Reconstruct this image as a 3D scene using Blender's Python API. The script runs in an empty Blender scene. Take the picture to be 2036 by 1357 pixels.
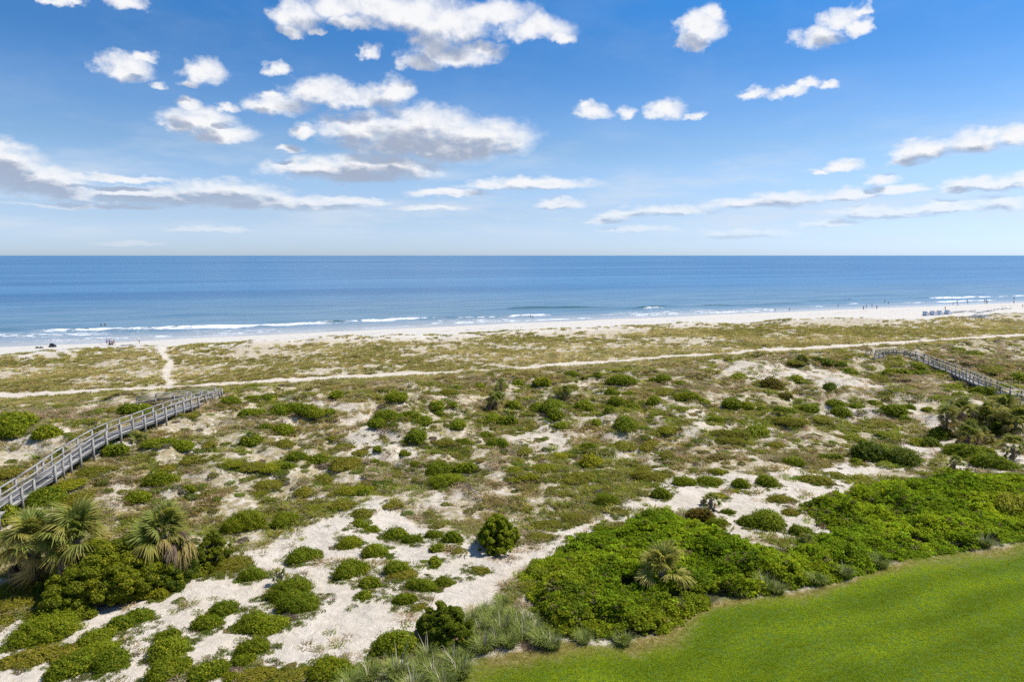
import bpy, bmesh, math, random
import numpy as np
from mathutils import Vector, Matrix

random.seed(7)
RNG = np.random.default_rng(11)
scene = bpy.context.scene
R = math.radians

# ------------------------------------------------------------------ camera
CAM_Z = 24.0
PITCH = R(7.16)
W0, H0, FPX = 2036.0, 1357.0, 1357.3        # photograph size and focal length in its pixels
cam_data = bpy.data.cameras.new('camera')
cam_data.sensor_width = 36.0
cam_data.lens = 24.0
cam_data.clip_start = 0.5
cam_data.clip_end = 200000.0
camera = bpy.data.objects.new('camera', cam_data)
camera.location = (0, 0, CAM_Z)
camera.rotation_euler = (R(90) - PITCH, 0, 0)
scene.collection.objects.link(camera)
scene.camera = camera

# ------------------------------------------------------------------ light
SUN_AZ, SUN_EL = R(74), R(56)               # azimuth clockwise from the view direction (+Y)
sun_data = bpy.data.lights.new('sun', 'SUN')
sun_data.energy = 4.6
sun_data.angle = R(1.0)
sun_data.color = (1.0, 0.955, 0.88)
sun = bpy.data.objects.new('sun', sun_data)
SUN_DIR = Vector((math.sin(SUN_AZ) * math.cos(SUN_EL), math.cos(SUN_AZ) * math.cos(SUN_EL), math.sin(SUN_EL)))
sun.rotation_euler = SUN_DIR.to_track_quat('Z', 'Y').to_euler()
sun.location = SUN_DIR * 100
scene.collection.objects.link(sun)

scene.view_settings.view_transform = 'Standard'
scene.view_settings.look = 'None'
scene.view_settings.gamma = 1.0
scene.view_settings.use_curve_mapping = False
EXPO = 0.5
scene.view_settings.exposure = EXPO
scene.render.engine = 'CYCLES'
scene.cycles.use_denoising = False
scene.cycles.max_bounces = 6
scene.cycles.diffuse_bounces = 4
scene.cycles.glossy_bounces = 2
scene.cycles.transmission_bounces = 3
scene.cycles.transparent_max_bounces = 6
scene.cycles.caustics_reflective = False
scene.cycles.caustics_refractive = False


class Nodes:
    """Small helper for writing node trees."""
    def __init__(self, tree):
        self.t = tree
        self.n = tree.nodes
        self.l = tree.links

    def put(self, sock, v):
        if isinstance(v, bpy.types.NodeSocket):
            self.l.new(v, sock)
        elif v is not None:
            try:
                sock.default_value = v
            except (TypeError, ValueError):
                sock.default_value = (*v, 1.0)

    def new(self, kind, **props):
        nd = self.n.new(kind)
        for k, v in props.items():
            setattr(nd, k, v)
        return nd

    def math(self, op, a, b=None, c=None, clamp=False):
        nd = self.new('ShaderNodeMath', operation=op, use_clamp=clamp)
        for i, v in enumerate((a, b, c)):
            if v is not None:
                self.put(nd.inputs[i], v)
        return nd.outputs[0]

    def vmath(self, op, a, b=None, c=None):
        nd = self.new('ShaderNodeVectorMath', operation=op)
        for i, v in enumerate((a, b, c)):
            if v is not None:
                self.put(nd.inputs[i], v)
        return nd.outputs['Value'] if op in ('DOT_PRODUCT', 'LENGTH', 'DISTANCE') else nd.outputs[0]

    def mix(self, f, a, b, blend='MIX'):
        nd = self.new('ShaderNodeMix', data_type='RGBA', blend_type=blend)
        self.put(nd.inputs[0], f)
        self.put(nd.inputs[6], a)
        self.put(nd.inputs[7], b)
        return nd.outputs[2]

    def mapr(self, v, a, b, c=0.0, d=1.0, smooth=True):
        nd = self.new('ShaderNodeMapRange', interpolation_type='SMOOTHSTEP' if smooth else 'LINEAR')
        for i, x in enumerate((v, a, b, c, d)):
            self.put(nd.inputs[i], x)
        return nd.outputs[0]

    def noise(self, vec, scale, detail=4.0, rough=0.55, dist=0.0, dim='3D', color=False):
        nd = self.new('ShaderNodeTexNoise', noise_dimensions=dim)
        if vec is not None:
            self.put(nd.inputs['Vector'], vec)
        nd.inputs['Scale'].default_value = scale
        nd.inputs['Detail'].default_value = detail
        nd.inputs['Roughness'].default_value = rough
        nd.inputs['Distortion'].default_value = dist
        return nd.outputs['Color' if color else 'Fac']

    def attr(self, name, kind='GEOMETRY', out='Fac'):
        nd = self.new('ShaderNodeAttribute', attribute_name=name, attribute_type=kind)
        return nd.outputs[out]

    def comb(self, x, y, z):
        nd = self.new('ShaderNodeCombineXYZ')
        for i, v in enumerate((x, y, z)):
            self.put(nd.inputs[i], v)
        return nd.outputs[0]

    def sep(self, v):
        nd = self.new('ShaderNodeSeparateXYZ')
        self.put(nd.inputs[0], v)
        return nd.outputs


# ------------------------------------------------------------------ sky
# Cloud lumps: bearing (rad, clockwise from +Y), slope above the horizon, half width, half height.
def look(px, py):
    u, v = px - W0 / 2, py - H0 / 2
    fw = FPX * math.cos(PITCH) - v * math.sin(PITCH)
    up = -(FPX * math.sin(PITCH) + v * math.cos(PITCH))
    return math.atan2(u, fw), up / math.hypot(u, fw)


CLOUD_LUMPS = [
    (600,40,50,40),(590,70,30,14),(680,15,85,32),(800,25,140,48),(900,50,85,48),(980,35,90,32),(1060,62,75,30),(860,88,38,32),(700,48,60,18),
    (900,115,88,28),(965,104,46,25),(835,128,36,16),(1110,78,35,16),
    (250,138,55,33),(285,118,28,13),(313,172,16,9),(405,146,42,30),(375,165,26,10),(545,138,27,15),(120,4,42,13),(245,8,48,20),(735,105,20,18),(640,68,18,9),
    (400,242,75,30),(440,268,68,22),(375,212,32,18),(460,218,25,11),(350,250,32,16),
    (560,214,66,28),(640,188,75,34),(700,198,95,30),(785,182,38,32),(600,265,26,17),(545,190,22,12),
    (720,264,105,34),(840,258,125,46),(960,278,105,42),(900,296,140,38),(800,286,130,34),(575,296,28,8),
    (640,340,115,28),(760,334,130,34),(700,352,110,20),
    (890,385,85,12),(1050,368,135,16),(1115,406,50,14),
    (15,328,80,44),(70,364,130,34),(-60,350,90,40),(150,385,90,14),(230,354,125,9),(450,384,125,26),(330,396,210,24),(560,406,170,18),(250,378,90,12),(700,400,85,9),(200,411,150,7),(850,413,80,6),
    (420,456,90,8),(260,486,75,6),
    (1390,62,44,42),(1372,90,28,24),(1410,35,24,20),(1635,78,52,27),(1675,38,42,28),(1715,55,22,22),(1710,22,22,12),
    (1182,224,36,20),(1172,208,17,14),(1245,222,22,16),(1328,218,42,24),(1380,226,24,8),(1500,184,32,14),(1560,182,42,14),(1600,168,28,12),(1650,170,22,9),
    (1840,300,72,26),(1800,315,38,14),(1930,286,62,28),(1960,268,30,16),(2010,272,60,24),(2075,265,45,22),(1680,330,40,16),(1630,342,22,6),(1755,360,32,16),(1960,365,95,20),(2040,358,45,18),(1900,378,40,10),
    (1330,420,95,13),(1240,430,50,9),(1470,406,80,14),(1560,400,80,20),(1680,390,90,15),(1790,380,70,12),(1750,425,115,16),(1880,412,80,14),(1990,406,62,20),(1650,446,60,9),(1200,440,42,7),(1480,466,100,13),(1270,456,80,8),
]

world = bpy.data.worlds.new('World')
scene.world = world
world.use_nodes = True
wt = Nodes(world.node_tree)
wt.n.clear()
w_out = wt.new('ShaderNodeOutputWorld')
tc = wt.new('ShaderNodeTexCoord')
dvec = tc.outputs['Generated']
dx, dy, dz = wt.sep(dvec)[0:3]
w_az = wt.math('ARCTAN2', dx, dy)
w_h = wt.math('SQRT', wt.math('ADD', wt.math('MULTIPLY', dx, dx), wt.math('ADD', wt.math('MULTIPLY', dy, dy), 1e-6)))
w_v = wt.math('DIVIDE', dz, w_h)
sky = wt.new('ShaderNodeTexSky', sky_type='NISHITA', sun_disc=False)
sky.sun_elevation = SUN_EL
sky.sun_rotation = SUN_AZ
sky.altitude = 10.0
sky.air_density = 1.0
sky.dust_density = 0.6
sky.ozone_density = 2.0
SKY_STRENGTH = 0.090
hsv = wt.new('ShaderNodeHueSaturation')
hsv.inputs['Hue'].default_value = 0.515
wt.put(hsv.inputs['Saturation'], wt.mapr(w_v, 0.0, 0.30, 0.22, 1.22))
hsv.inputs['Value'].default_value = 1.0
wt.put(hsv.inputs['Color'], sky.outputs[0])
ramp = wt.new('ShaderNodeValToRGB')
wt.put(ramp.inputs[0], wt.math('MULTIPLY', w_v, 2.0, clamp=True))
els = ramp.color_ramp.elements
stops = ((0.0, (0.96, 1.14, 1.34)), (0.10, (0.76, 0.92, 1.10)), (0.296, (0.56, 0.81, 1.02)), (0.67, (0.295, 0.86, 1.13)))
els.remove(els[1])
for p_, c_ in stops:
    e_ = els[0] if p_ == 0.0 else els.new(p_)
    e_.color = (c_[0] / 2, c_[1] / 2, c_[2] / 2, 1)
bw = wt.new('ShaderNodeRGBToBW')
wt.put(bw.inputs[0], wt.vmath('MULTIPLY', wt.vmath('MULTIPLY', hsv.outputs[0], ramp.outputs[0]), (SKY_STRENGTH * 2,) * 3))
tint = wt.new('ShaderNodeValToRGB')
wt.put(tint.inputs[0], wt.math('MULTIPLY', w_v, 2.0, clamp=True))
els = tint.color_ramp.elements
els.remove(els[1])
for p_, c_ in ((0.0, (0.84, 1.02, 1.20)), (0.10, (0.76, 1.03, 1.36)), (0.296, (0.58, 1.05, 1.72)), (0.48, (0.38, 1.05, 2.35)), (0.67, (0.22, 1.06, 2.85))):
    e_ = els[0] if p_ == 0.0 else els.new(p_)
    e_.color = (c_[0] / 3, c_[1] / 3, c_[2] / 3, 1)
sky_col = wt.vmath('MULTIPLY', wt.vmath('MULTIPLY', bw.outputs[0], tint.outputs[0]), (3.0, 3.0, 3.0))

# noise shared by every patch of sky
w_lv = wt.math('MULTIPLY', wt.math('LOGARITHM', wt.math('ADD', wt.math('MAXIMUM', w_v, 0.0), 0.10), math.e), 0.42)
w_p = wt.comb(w_az, w_lv, 0.0)
w_warp = wt.noise(w_p, 17.0, 5.0, 0.6, color=True)
w_warp2 = wt.noise(w_p, 60.0, 4.0, 0.6, color=True)
w_q0 = wt.comb(w_az, w_v, 0.0)
w_amp = wt.mapr(w_v, 0.0, 0.3, 0.35, 1.0, smooth=False)
w_off = wt.vmath('ADD', wt.vmath('MULTIPLY', wt.vmath('SUBTRACT', w_warp, (0.5, 0.5, 0.5)), (0.058, 0.034, 0)),
                 wt.vmath('MULTIPLY', wt.vmath('SUBTRACT', w_warp2, (0.5, 0.5, 0.5)), (0.03, 0.02, 0)))
w_q = wt.vmath('MULTIPLY_ADD', w_off, w_amp, w_q0)
w_lift = wt.math('MULTIPLY_ADD', wt.math('MAXIMUM', w_v, 0.0), 0.10, 0.004)
w_q2 = wt.vmath('ADD', w_q, wt.comb(wt.math('MULTIPLY', w_lift, 0.55), w_lift, 0.0))
w_bil = wt.noise(w_p, 34.0, 7.0, 0.56)
w_bil2 = wt.noise(wt.vmath('ADD', w_p, (0.006, 0.010, 0)), 34.0, 7.0, 0.56)
w_veil = wt.math('MULTIPLY', wt.mapr(wt.noise(wt.vmath('MULTIPLY', w_p, (1.0, 2.2, 1.0)), 5.0, 6.0, 0.62), 0.42, 0.72), wt.math('MULTIPLY', wt.mapr(w_v, 0.005, 0.04, 0.0, 0.55), wt.mapr(w_v, 0.07, 0.2, 1.0, 0.12)))
w_haze = wt.mapr(w_v, 0.0, 0.13, 0.5, 0.0)


def finish_clouds(f1, f2):
    d1 = wt.math('ADD', f1, wt.math('MULTIPLY', wt.math('SUBTRACT', w_bil, 0.5), 1.6))
    d2 = wt.math('ADD', f2, wt.math('MULTIPLY', wt.math('SUBTRACT', w_bil2, 0.5), 1.0))
    alpha = wt.mapr(d1, -0.30, 1.0)
    alpha = wt.math('MULTIPLY', alpha, wt.mapr(w_v, 0.0, 0.07, 0.40, 0.97))
    shade = wt.mapr(d2, 0.10, 0.95)
    shade = wt.math('ADD', wt.math('MULTIPLY', shade, wt.mapr(w_v, 0.08, 0.2, 1.3, 0.88)),
                    wt.math('MULTIPLY', wt.math('SUBTRACT', w_bil2, w_bil), 0.8), clamp=True)
    k = 0.97 / 2 ** EXPO
    col = wt.mix(shade, (k, k, k * 1.01, 1), (0.40 * k, 0.46 * k, 0.59 * k, 1))
    col = wt.mix(w_haze, col, sky_col)
    veiled = wt.mix(w_veil, sky_col, (0.74 / 2 ** EXPO, 0.80 / 2 ** EXPO, 0.88 / 2 ** EXPO, 1))
    col = wt.mix(alpha, veiled, col)
    bg = wt.new('ShaderNodeBackground')
    wt.put(bg.inputs[0], col)
    return bg.outputs[0]


lump_group = bpy.data.node_groups.new('cloud_lump', 'ShaderNodeTree')
for nm in ('Q', 'Q2', 'Inv', 'Neg'):
    lump_group.interface.new_socket(nm, in_out='INPUT', socket_type='NodeSocketVector')
for nm in ('A', 'A2'):
    lump_group.interface.new_socket(nm, in_out='INPUT', socket_type='NodeSocketFloat')
    lump_group.interface.new_socket(nm, in_out='OUTPUT', socket_type='NodeSocketFloat')
lg = Nodes(lump_group)
lgi, lgo = lg.new('NodeGroupInput'), lg.new('NodeGroupOutput')
for k, nm in enumerate(('A', 'A2')):
    a = lg.vmath('MULTIPLY_ADD', lgi.outputs[k], lgi.outputs['Inv'], lgi.outputs['Neg'])
    a = lg.vmath('MAXIMUM', a, lg.vmath('MULTIPLY', a, (-1.0, -1.5, 0.0)))
    lg.l.new(lg.math('MINIMUM', lg.vmath('DOT_PRODUCT', a, a), lgi.outputs[nm]), lgo.inputs[nm])


def patch(lumps):
    acc, acc2 = 3.0, 3.0
    for (cx, cy, rx, ry) in lumps:
        nd = wt.new('ShaderNodeGroup', node_tree=lump_group)
        for nm, v in (('Q', w_q), ('Q2', w_q2), ('Inv', (1 / rx, 1 / ry, 0.0)), ('Neg', (-cx / rx, -cy / ry, 0.0)), ('A', acc), ('A2', acc2)):
            wt.put(nd.inputs[nm], v)
        acc, acc2 = nd.outputs[0], nd.outputs[1]
    return finish_clouds(wt.math('MAXIMUM', wt.math('SUBTRACT', 0.95, acc), -1.4),
                         wt.math('MAXIMUM', wt.math('SUBTRACT', 0.95, acc2), -1.4))


def pick(fac, a, b):
    ms = wt.new('ShaderNodeMixShader')
    wt.put(ms.inputs[0], fac)
    wt.l.new(a, ms.inputs[1])
    wt.l.new(b, ms.inputs[2])
    return ms.outputs[0]


lumps_dir = []
for (px, py, rx, ry) in CLOUD_LUMPS:
    a0, v0 = look(px, py)
    a1, _ = look(px + rx, py)
    _, v1 = look(px, py - ry)
    lumps_dir.append((a0, v0, (a1 - a0) * 1.12, (v1 - v0) * 1.15))
az_cuts = [-0.95, -0.42, -0.14, 0.12, 0.42, 0.95]
v_cuts = [-0.01, 0.115, 0.62]
MA, MV = 0.10, 0.055
rows = []
for j in range(2):
    strip = None
    for i in range(5):
        sel = [b for b in lumps_dir
               if b[0] + b[2] * 1.4 + MA * 0.6 > az_cuts[i] and b[0] - b[2] * 1.4 - MA * 0.6 < az_cuts[i + 1]
               and b[1] + b[3] * 1.4 + MV * 0.5 > v_cuts[j] and b[1] - b[3] * 1.4 - MV * 0.5 < v_cuts[j + 1]]
        cell = patch(sel)
        strip = cell if strip is None else pick(wt.math('GREATER_THAN', w_az, az_cuts[i]), strip, cell)
    rows.append(strip)
front = pick(wt.math('GREATER_THAN', w_v, v_cuts[1]), rows[0], rows[1])
# everywhere else the same fair-weather cumulus, from noise alone
gen_p = wt.comb(wt.math('DIVIDE', dx, wt.math('ADD', wt.math('MAXIMUM', dz, 0.0), 0.12)),
                wt.math('DIVIDE', dy, wt.math('ADD', wt.math('MAXIMUM', dz, 0.0), 0.12)), 4.0)
gen = wt.math('MULTIPLY', wt.math('SUBTRACT', wt.noise(gen_p, 1.7, 4.0, 0.5), 0.57), 9.0)
edge = wt.math('MAXIMUM', wt.math('SUBTRACT', wt.math('ABSOLUTE', w_az), 0.92), wt.math('SUBTRACT', w_v, 0.60))
gen = wt.math('SUBTRACT', gen, wt.mapr(edge, 0.0, 0.12, 3.0, 0.0))
rest = finish_clouds(gen, gen)
in_front = wt.math('MULTIPLY', wt.math('LESS_THAN', wt.math('ABSOLUTE', w_az), 0.95), wt.math('LESS_THAN', w_v, 0.62))
wt.l.new(pick(in_front, rest, front), w_out.inputs['Surface'])
world.cycles.sampling_method = 'MANUAL'
world.cycles.sample_map_resolution = 512

# ------------------------------------------------------------------ helpers
COL = scene.collection


def link(o, parent=None):
    COL.objects.link(o)
    if parent is not None:
        o.parent = parent
    return o


def tag(o, label=None, category=None, group=None, kind=None):
    for k, v in (('label', label), ('category', category), ('group', group), ('kind', kind)):
        if v is not None:
            o[k] = v
    return o


def mesh_np(name, verts, faces, mats=(), smooth=False, fattr=None, vattr=None, vcol=None):
    """verts (n,3), faces (m,k) int array -> mesh."""
    me = bpy.data.meshes.new(name)
    verts = np.asarray(verts, dtype=np.float32)
    faces = np.asarray(faces, dtype=np.int32)
    k = faces.shape[1]
    me.vertices.add(len(verts))
    me.vertices.foreach_set('co', verts.ravel())
    me.loops.add(faces.size)
    me.loops.foreach_set('vertex_index', faces.ravel())
    me.polygons.add(len(faces))
    me.polygons.foreach_set('loop_start', np.arange(0, faces.size, k, dtype=np.int32))
    for m in mats:
        me.materials.append(m)
    if smooth:
        me.polygons.foreach_set('use_smooth', np.ones(len(faces), dtype=bool))
    for nm, arr in (fattr or {}).items():
        a = me.attributes.new(nm, 'FLOAT', 'FACE')
        a.data.foreach_set('value', np.asarray(arr, dtype=np.float32))
    for nm, arr in (vattr or {}).items():
        a = me.attributes.new(nm, 'FLOAT', 'POINT')
        a.data.foreach_set('value', np.asarray(arr, dtype=np.float32))
    me.update(calc_edges=True)
    return me


def obj(name, me, parent=None):
    return link(bpy.data.objects.new(name, me), parent)


def empty(name, loc, rz=0.0, scale=1.0):
    o = bpy.data.objects.new(name, None)
    o.empty_display_size = 0.3
    o.location = loc
    o.rotation_euler = (0, 0, rz)
    o.scale = (scale,) * 3 if isinstance(scale, (int, float)) else scale
    return link(o)


def _hash(ix, iy, seed):
    h = (ix.astype(np.int64) * 374761393 + iy.astype(np.int64) * 668265263 + seed * 1442695041) & 0xFFFFFFFF
    h = ((h ^ (h >> 13)) * 1274126177) & 0xFFFFFFFF
    h = (h ^ (h >> 16)) & 0xFFFF
    return h / 65535.0


def vnoise(x, y, seed=0):
    ix, iy = np.floor(x), np.floor(y)
    fx, fy = x - ix, y - iy
    fx = fx * fx * fx * (fx * (fx * 6 - 15) + 10)
    fy = fy * fy * fy * (fy * (fy * 6 - 15) + 10)
    a, b = _hash(ix, iy, seed), _hash(ix + 1, iy, seed)
    c, d = _hash(ix, iy + 1, seed), _hash(ix + 1, iy + 1, seed)
    return (a + (b - a) * fx) * (1 - fy) + (c + (d - c) * fx) * fy


def fbm(x, y, scale, octaves=4, seed=0, rough=0.5):
    """About -1..1, wavelength = scale metres."""
    x, y = np.asarray(x, float) / scale, np.asarray(y, float) / scale
    s, a, t = 0.0, 1.0, 0.0
    for k in range(octaves):
        s = s + a * (vnoise(x, y, seed + 17 * k) * 2 - 1)
        t += a
        a *= rough
        x, y = x * 2.03 + 7.1, y * 1.97 - 3.7
    return s / t * 1.5


def sstep(a, b, x):
    t = np.clip((x - a) / (b - a), 0, 1)
    return t * t * (3 - 2 * t)


# the shore runs 20.5 degrees across the view: s = metres seaward, t = metres along the shore
SH = R(20.5)
NX, NY = -math.sin(SH), math.cos(SH)
TX, TY = math.cos(SH), math.sin(SH)


def st(x, y):
    return x * NX + y * NY, x * TX + y * TY


def xy(s, t):
    return s * NX + t * TX, s * NY + t * TY


Z_S = np.array([-40, 0, 20, 28, 34, 45, 58, 70, 80, 89, 96, 104, 112, 118, 130, 148, 158, 165, 169, 173, 178, 184, 195, 203, 210, 224, 240, 265, 300, 520.])
Z_Z = np.array([5.2, 5.2, 5.1, 5.0, 4.8, 4.6, 4.5, 5.0, 5.7, 6.15, 5.75, 4.6, 3.85, 3.5, 3.5, 3.3, 3.2, 3.5, 3.75, 3.5, 2.5, 1.8, 1.35, 1.05, 0.7, 0.0, -0.8, -1.8, -3.2, -6.])


def shore_shift(t):
    """The waterline bends away from the straight shore axis."""
    return np.interp(t, [-300, -150, -36, 82, 249, 358, 700], [-8, -5, 0, 10, 16, 18, 20])


def terrain_z(x, y):
    x, y = np.asarray(x, float), np.asarray(y, float)
    s, t = st(x, y)
    s2 = s - shore_shift(t) * sstep(178, 200, s) + 13 * sstep(90, 250, t) * sstep(135, 160, s) * (1 - sstep(178, 200, s)) + 3.0 * fbm(x, y, 34, 3, 5) * sstep(34, 60, s) * (1 - sstep(180, 200, s))
    z = np.interp(s2, Z_S, Z_Z)
    back = sstep(33, 52, s) * (1 - sstep(98, 112, s))
    z = z + back * ((0.95 - 0.35 * sstep(75, 95, s)) * fbm(x, y, 21, 4, 9, 0.5) + 0.92 * np.abs(fbm(x, y, 6.5, 3, 21)) * sstep(45, 62, s) + 0.12 * np.abs(fbm(x, y, 6.5, 3, 21)))
    far_dune = np.exp(-((s - 176 - 0.02 * (t - 330)) / 9) ** 2) * sstep(285, 318, t)
    z = z + far_dune * (2.3 + 0.5 * fbm(x, y, 12, 3, 45))
    left_slope = sstep(-10, -45, t) * sstep(30, 45, s) * (1 - sstep(75, 92, s))
    z = z + left_slope * 0.7
    fore = sstep(120, 132, s) * (1 - sstep(172, 182, s))
    z = z + fore * (0.28 * fbm(x, y, 14, 3, 31) + 0.10 * fbm(x, y, 3.5, 2, 33))
    sc = s + 13 * sstep(90, 250, t)
    crest = sstep(158, 168, sc) * (1 - sstep(172, 182, sc))
    z = z + crest * (0.5 * fbm(x, y, 17, 3, 41) + 0.25 * fbm(x, y, 5, 2, 43))
    z = z + (0.13 * fbm(x, y, 2.2, 3, 51) * (0.6 + 0.4 * sstep(45, 60, s)) + 0.02 * fbm(x, y, 0.7, 2, 53)) * sstep(24, 32, s) * (1 - sstep(176, 190, s))
    z = z + 0.05 * fbm(x, y, 9, 2, 61) * (1 - sstep(24, 32, s))
    return z


def rays(px, py):
    u, v = np.asarray(px, float) - W0 / 2, np.asarray(py, float) - H0 / 2
    fw = FPX * math.cos(PITCH) - v * math.sin(PITCH)
    dn = FPX * math.sin(PITCH) + v * math.cos(PITCH)
    return u / fw, np.ones_like(u), -dn / fw          # per metre of forward travel


def ground_at(px, py, off=0.0, zfun=None):
    """Where the sight line through a pixel of the photograph meets the ground (raised by off)."""
    px, py = np.atleast_1d(np.asarray(px, float)), np.atleast_1d(np.asarray(py, float))
    off = np.broadcast_to(np.asarray(off, float), px.shape)
    ax, ay, az = rays(px, py)
    zfun = zfun or terrain_z
    ys = np.geomspace(14, 700, 260)
    f = CAM_Z + az[:, None] * ys[None] - zfun(ax[:, None] * ys[None], np.broadcast_to(ys[None], (len(px), len(ys)))) - off[:, None]
    below = f < 0
    hit = np.where(below.any(1), below.argmax(1), len(ys) - 1)
    lo, hi = ys[np.maximum(hit - 1, 0)], ys[hit]
    for _ in range(26):
        mid = (lo + hi) / 2
        fm = CAM_Z + az * mid - zfun(ax * mid, mid) - off
        lo, hi = np.where(fm >= 0, mid, lo), np.where(fm >= 0, hi, mid)
    yy = (lo + hi) / 2
    return np.stack([ax * yy, yy, CAM_Z + az * yy], 1)


def on_level(px, py, z=0.0):
    ax, ay, az = rays(np.atleast_1d(px), np.atleast_1d(py))
    yy = (z - CAM_Z) / az
    return np.stack([ax * yy, yy, np.full_like(yy, z)], 1)


def poly_dist(x, y, poly):
    """Signed distance in metres, positive inside (only told apart within 4 m of the polygon's box)."""
    x, y = np.asarray(x, float), np.asarray(y, float)
    poly = np.asarray(poly, float)[:, :2]
    near_box = ((x > poly[:, 0].min() - 4) & (x < poly[:, 0].max() + 4) & (y > poly[:, 1].min() - 4) & (y < poly[:, 1].max() + 4))
    if not near_box.all():
        out = np.full(x.shape, -4.0)
        if near_box.any():
            out[near_box] = poly_dist(x[near_box], y[near_box], poly)
        return out
    d2 = np.full(x.shape, 1e18)
    inside = np.zeros(x.shape, bool)
    n = len(poly)
    for i in range(n):
        x0, y0 = poly[i][:2]
        x1, y1 = poly[(i + 1) % n][:2]
        ex, ey = x1 - x0, y1 - y0
        h = np.clip(((x - x0) * ex + (y - y0) * ey) / (ex * ex + ey * ey + 1e-12), 0, 1)
        d2 = np.minimum(d2, (x - x0 - h * ex) ** 2 + (y - y0 - h * ey) ** 2)
        if y1 != y0:
            c = (y0 > y) != (y1 > y)
            inside ^= c & (x < ex * (y - y0) / (y1 - y0) + x0)
    return np.where(inside, 1, -1) * np.sqrt(d2)


def line_dist(x, y, pts):
    near_box = ((x > pts[:, 0].min() - 4) & (x < pts[:, 0].max() + 4) & (y > pts[:, 1].min() - 4) & (y < pts[:, 1].max() + 4))
    if not near_box.all():
        out = np.full(x.shape, 4.0)
        if near_box.any():
            out[near_box] = line_dist(x[near_box], y[near_box], pts)
        return out
    d2 = np.full(np.shape(x), 1e18)
    for i in range(len(pts) - 1):
        x0, y0 = pts[i][:2]
        x1, y1 = pts[i + 1][:2]
        ex, ey = x1 - x0, y1 - y0
        h = np.clip(((x - x0) * ex + (y - y0) * ey) / (ex * ex + ey * ey + 1e-12), 0, 1)
        d2 = np.minimum(d2, (x - x0 - h * ex) ** 2 + (y - y0 - h * ey) ** 2)
    return np.sqrt(d2)


def poly_from(pts):
    p = np.array(pts, float)
    return ground_at(p[:, 0], p[:, 1])[:, :2]


# ------------------------------------------------------------------ zones of the ground
LAWN = np.vstack([poly_from([(700, 1385), (880, 1352), (960, 1312), (1060, 1292), (1140, 1279), (1250, 1284), (1310, 1262), (1345, 1238), (1400, 1208),
                             (1480, 1188), (1560, 1178), (1660, 1160), (1740, 1132), (1800, 1112), (1860, 1106), (1950, 1092), (2036, 1080), (2250, 1050), (2600, 1000)]),
                  [(80, -10), (-14, -10), (-14, 26)]])
THICKET = poly_from([(1045, 1160), (1080, 1120), (1130, 1085), (1110, 1075), (1180, 1065), (1240, 1040), (1300, 1018), (1340, 1012), (1400, 1052), (1450, 1064),
                     (1500, 1090), (1560, 1092), (1600, 1088), (1650, 1062), (1590, 1012), (1640, 988), (1700, 976), (1780, 962), (1850, 948), (1900, 945), (1950, 944),
                     (2036, 950), (2300, 955), (2400, 1000), (2250, 1046), (2036, 1074), (1950, 1086), (1860, 1100), (1800, 1107), (1740, 1127), (1660, 1154), (1560, 1170),
                     (1480, 1180), (1400, 1202), (1345, 1230), (1310, 1256), (1250, 1276), (1140, 1270), (1092, 1266), (1080, 1232), (1050, 1200)])
SANDS = [poly_from(p) for p in (
    [(-200, 1420), (-200, 1225), (0, 1215), (100, 1180), (300, 1160), (470, 1115), (560, 1060), (640, 1015), (760, 1005), (860, 1045), (1000, 1092), (1130, 1078),
     (1160, 1095), (1070, 1140), (1035, 1185), (960, 1215), (860, 1250), (760, 1300), (690, 1420)],
    [(1040, 1095), (1060, 1062), (1180, 1042), (1300, 1002), (1330, 962), (1440, 942), (1500, 955), (1620, 935), (1700, 905), (1800, 888), (1900, 880), (2036, 900),
     (2200, 905), (2200, 940), (1930, 935), (1880, 905), (1800, 925), (1640, 992), (1620, 1022), (1650, 1072), (1560, 1082), (1500, 1062), (1440, 1062), (1400, 1032), (1340, 1016), (1240, 1042), (1170, 1077)],
    [(1030, 870), (1070, 830), (1110, 825), (1150, 860), (1120, 900), (1060, 905)],
    [(690, 850), (730, 835), (790, 860), (830, 890), (800, 930), (730, 920), (690, 890)],
    [(820, 970), (850, 960), (920, 980), (910, 1000), (850, 1000)],
    [(170, 990), (250, 965), (280, 985), (230, 1015), (180, 1015)], [(40, 1010), (100, 990), (170, 1000), (100, 1030), (30, 1035)],
    [(300, 985), (350, 965), (400, 960), (380, 985), (310, 1005)],
    [(690, 845), (740, 820), (760, 815), (720, 840)], [(630, 808), (680, 795), (700, 805), (650, 815)], [(565, 835), (590, 820), (605, 850), (580, 860)],
    [(1170, 775), (1220, 768), (1230, 785), (1180, 790)], [(1205, 830), (1222, 828), (1222, 862), (1206, 860)],
    [(1430, 735), (1560, 725), (1700, 745), (1800, 770), (1740, 785), (1600, 760), (1480, 755)], [(1620, 820), (1720, 812), (1740, 830), (1660, 840)],
    [(1800, 800), (1890, 830), (1900, 860), (1830, 850), (1790, 820)], [(1930, 790), (2000, 800), (1990, 815), (1930, 805)], [(1880, 745), (1950, 750), (1930, 765)],
    [(1365, 830), (1410, 815), (1420, 850), (1380, 860)], [(1520, 850), (1560, 855), (1550, 880), (1515, 875)],
    [(160, 900), (230, 880), (260, 900), (190, 925)], [(0, 840), (60, 850), (140, 860), (100, 890), (0, 880)],
)]
GREEN_FLAT = poly_from([(1550, 790), (1640, 775), (1750, 790), (1760, 800), (1660, 808), (1560, 805)])
TRACK = on_level(*np.array([(-250, 800), (-100, 793), (0, 789), (150, 781), (330, 772), (450, 765), (600, 757), (720, 750), (900, 744), (1010, 737), (1150, 725), (1300, 717), (1420, 708),
                             (1560, 697), (1700, 689), (1850, 680), (2036, 667), (2250, 652)], float).T, 3.55)[:, :2]
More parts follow.
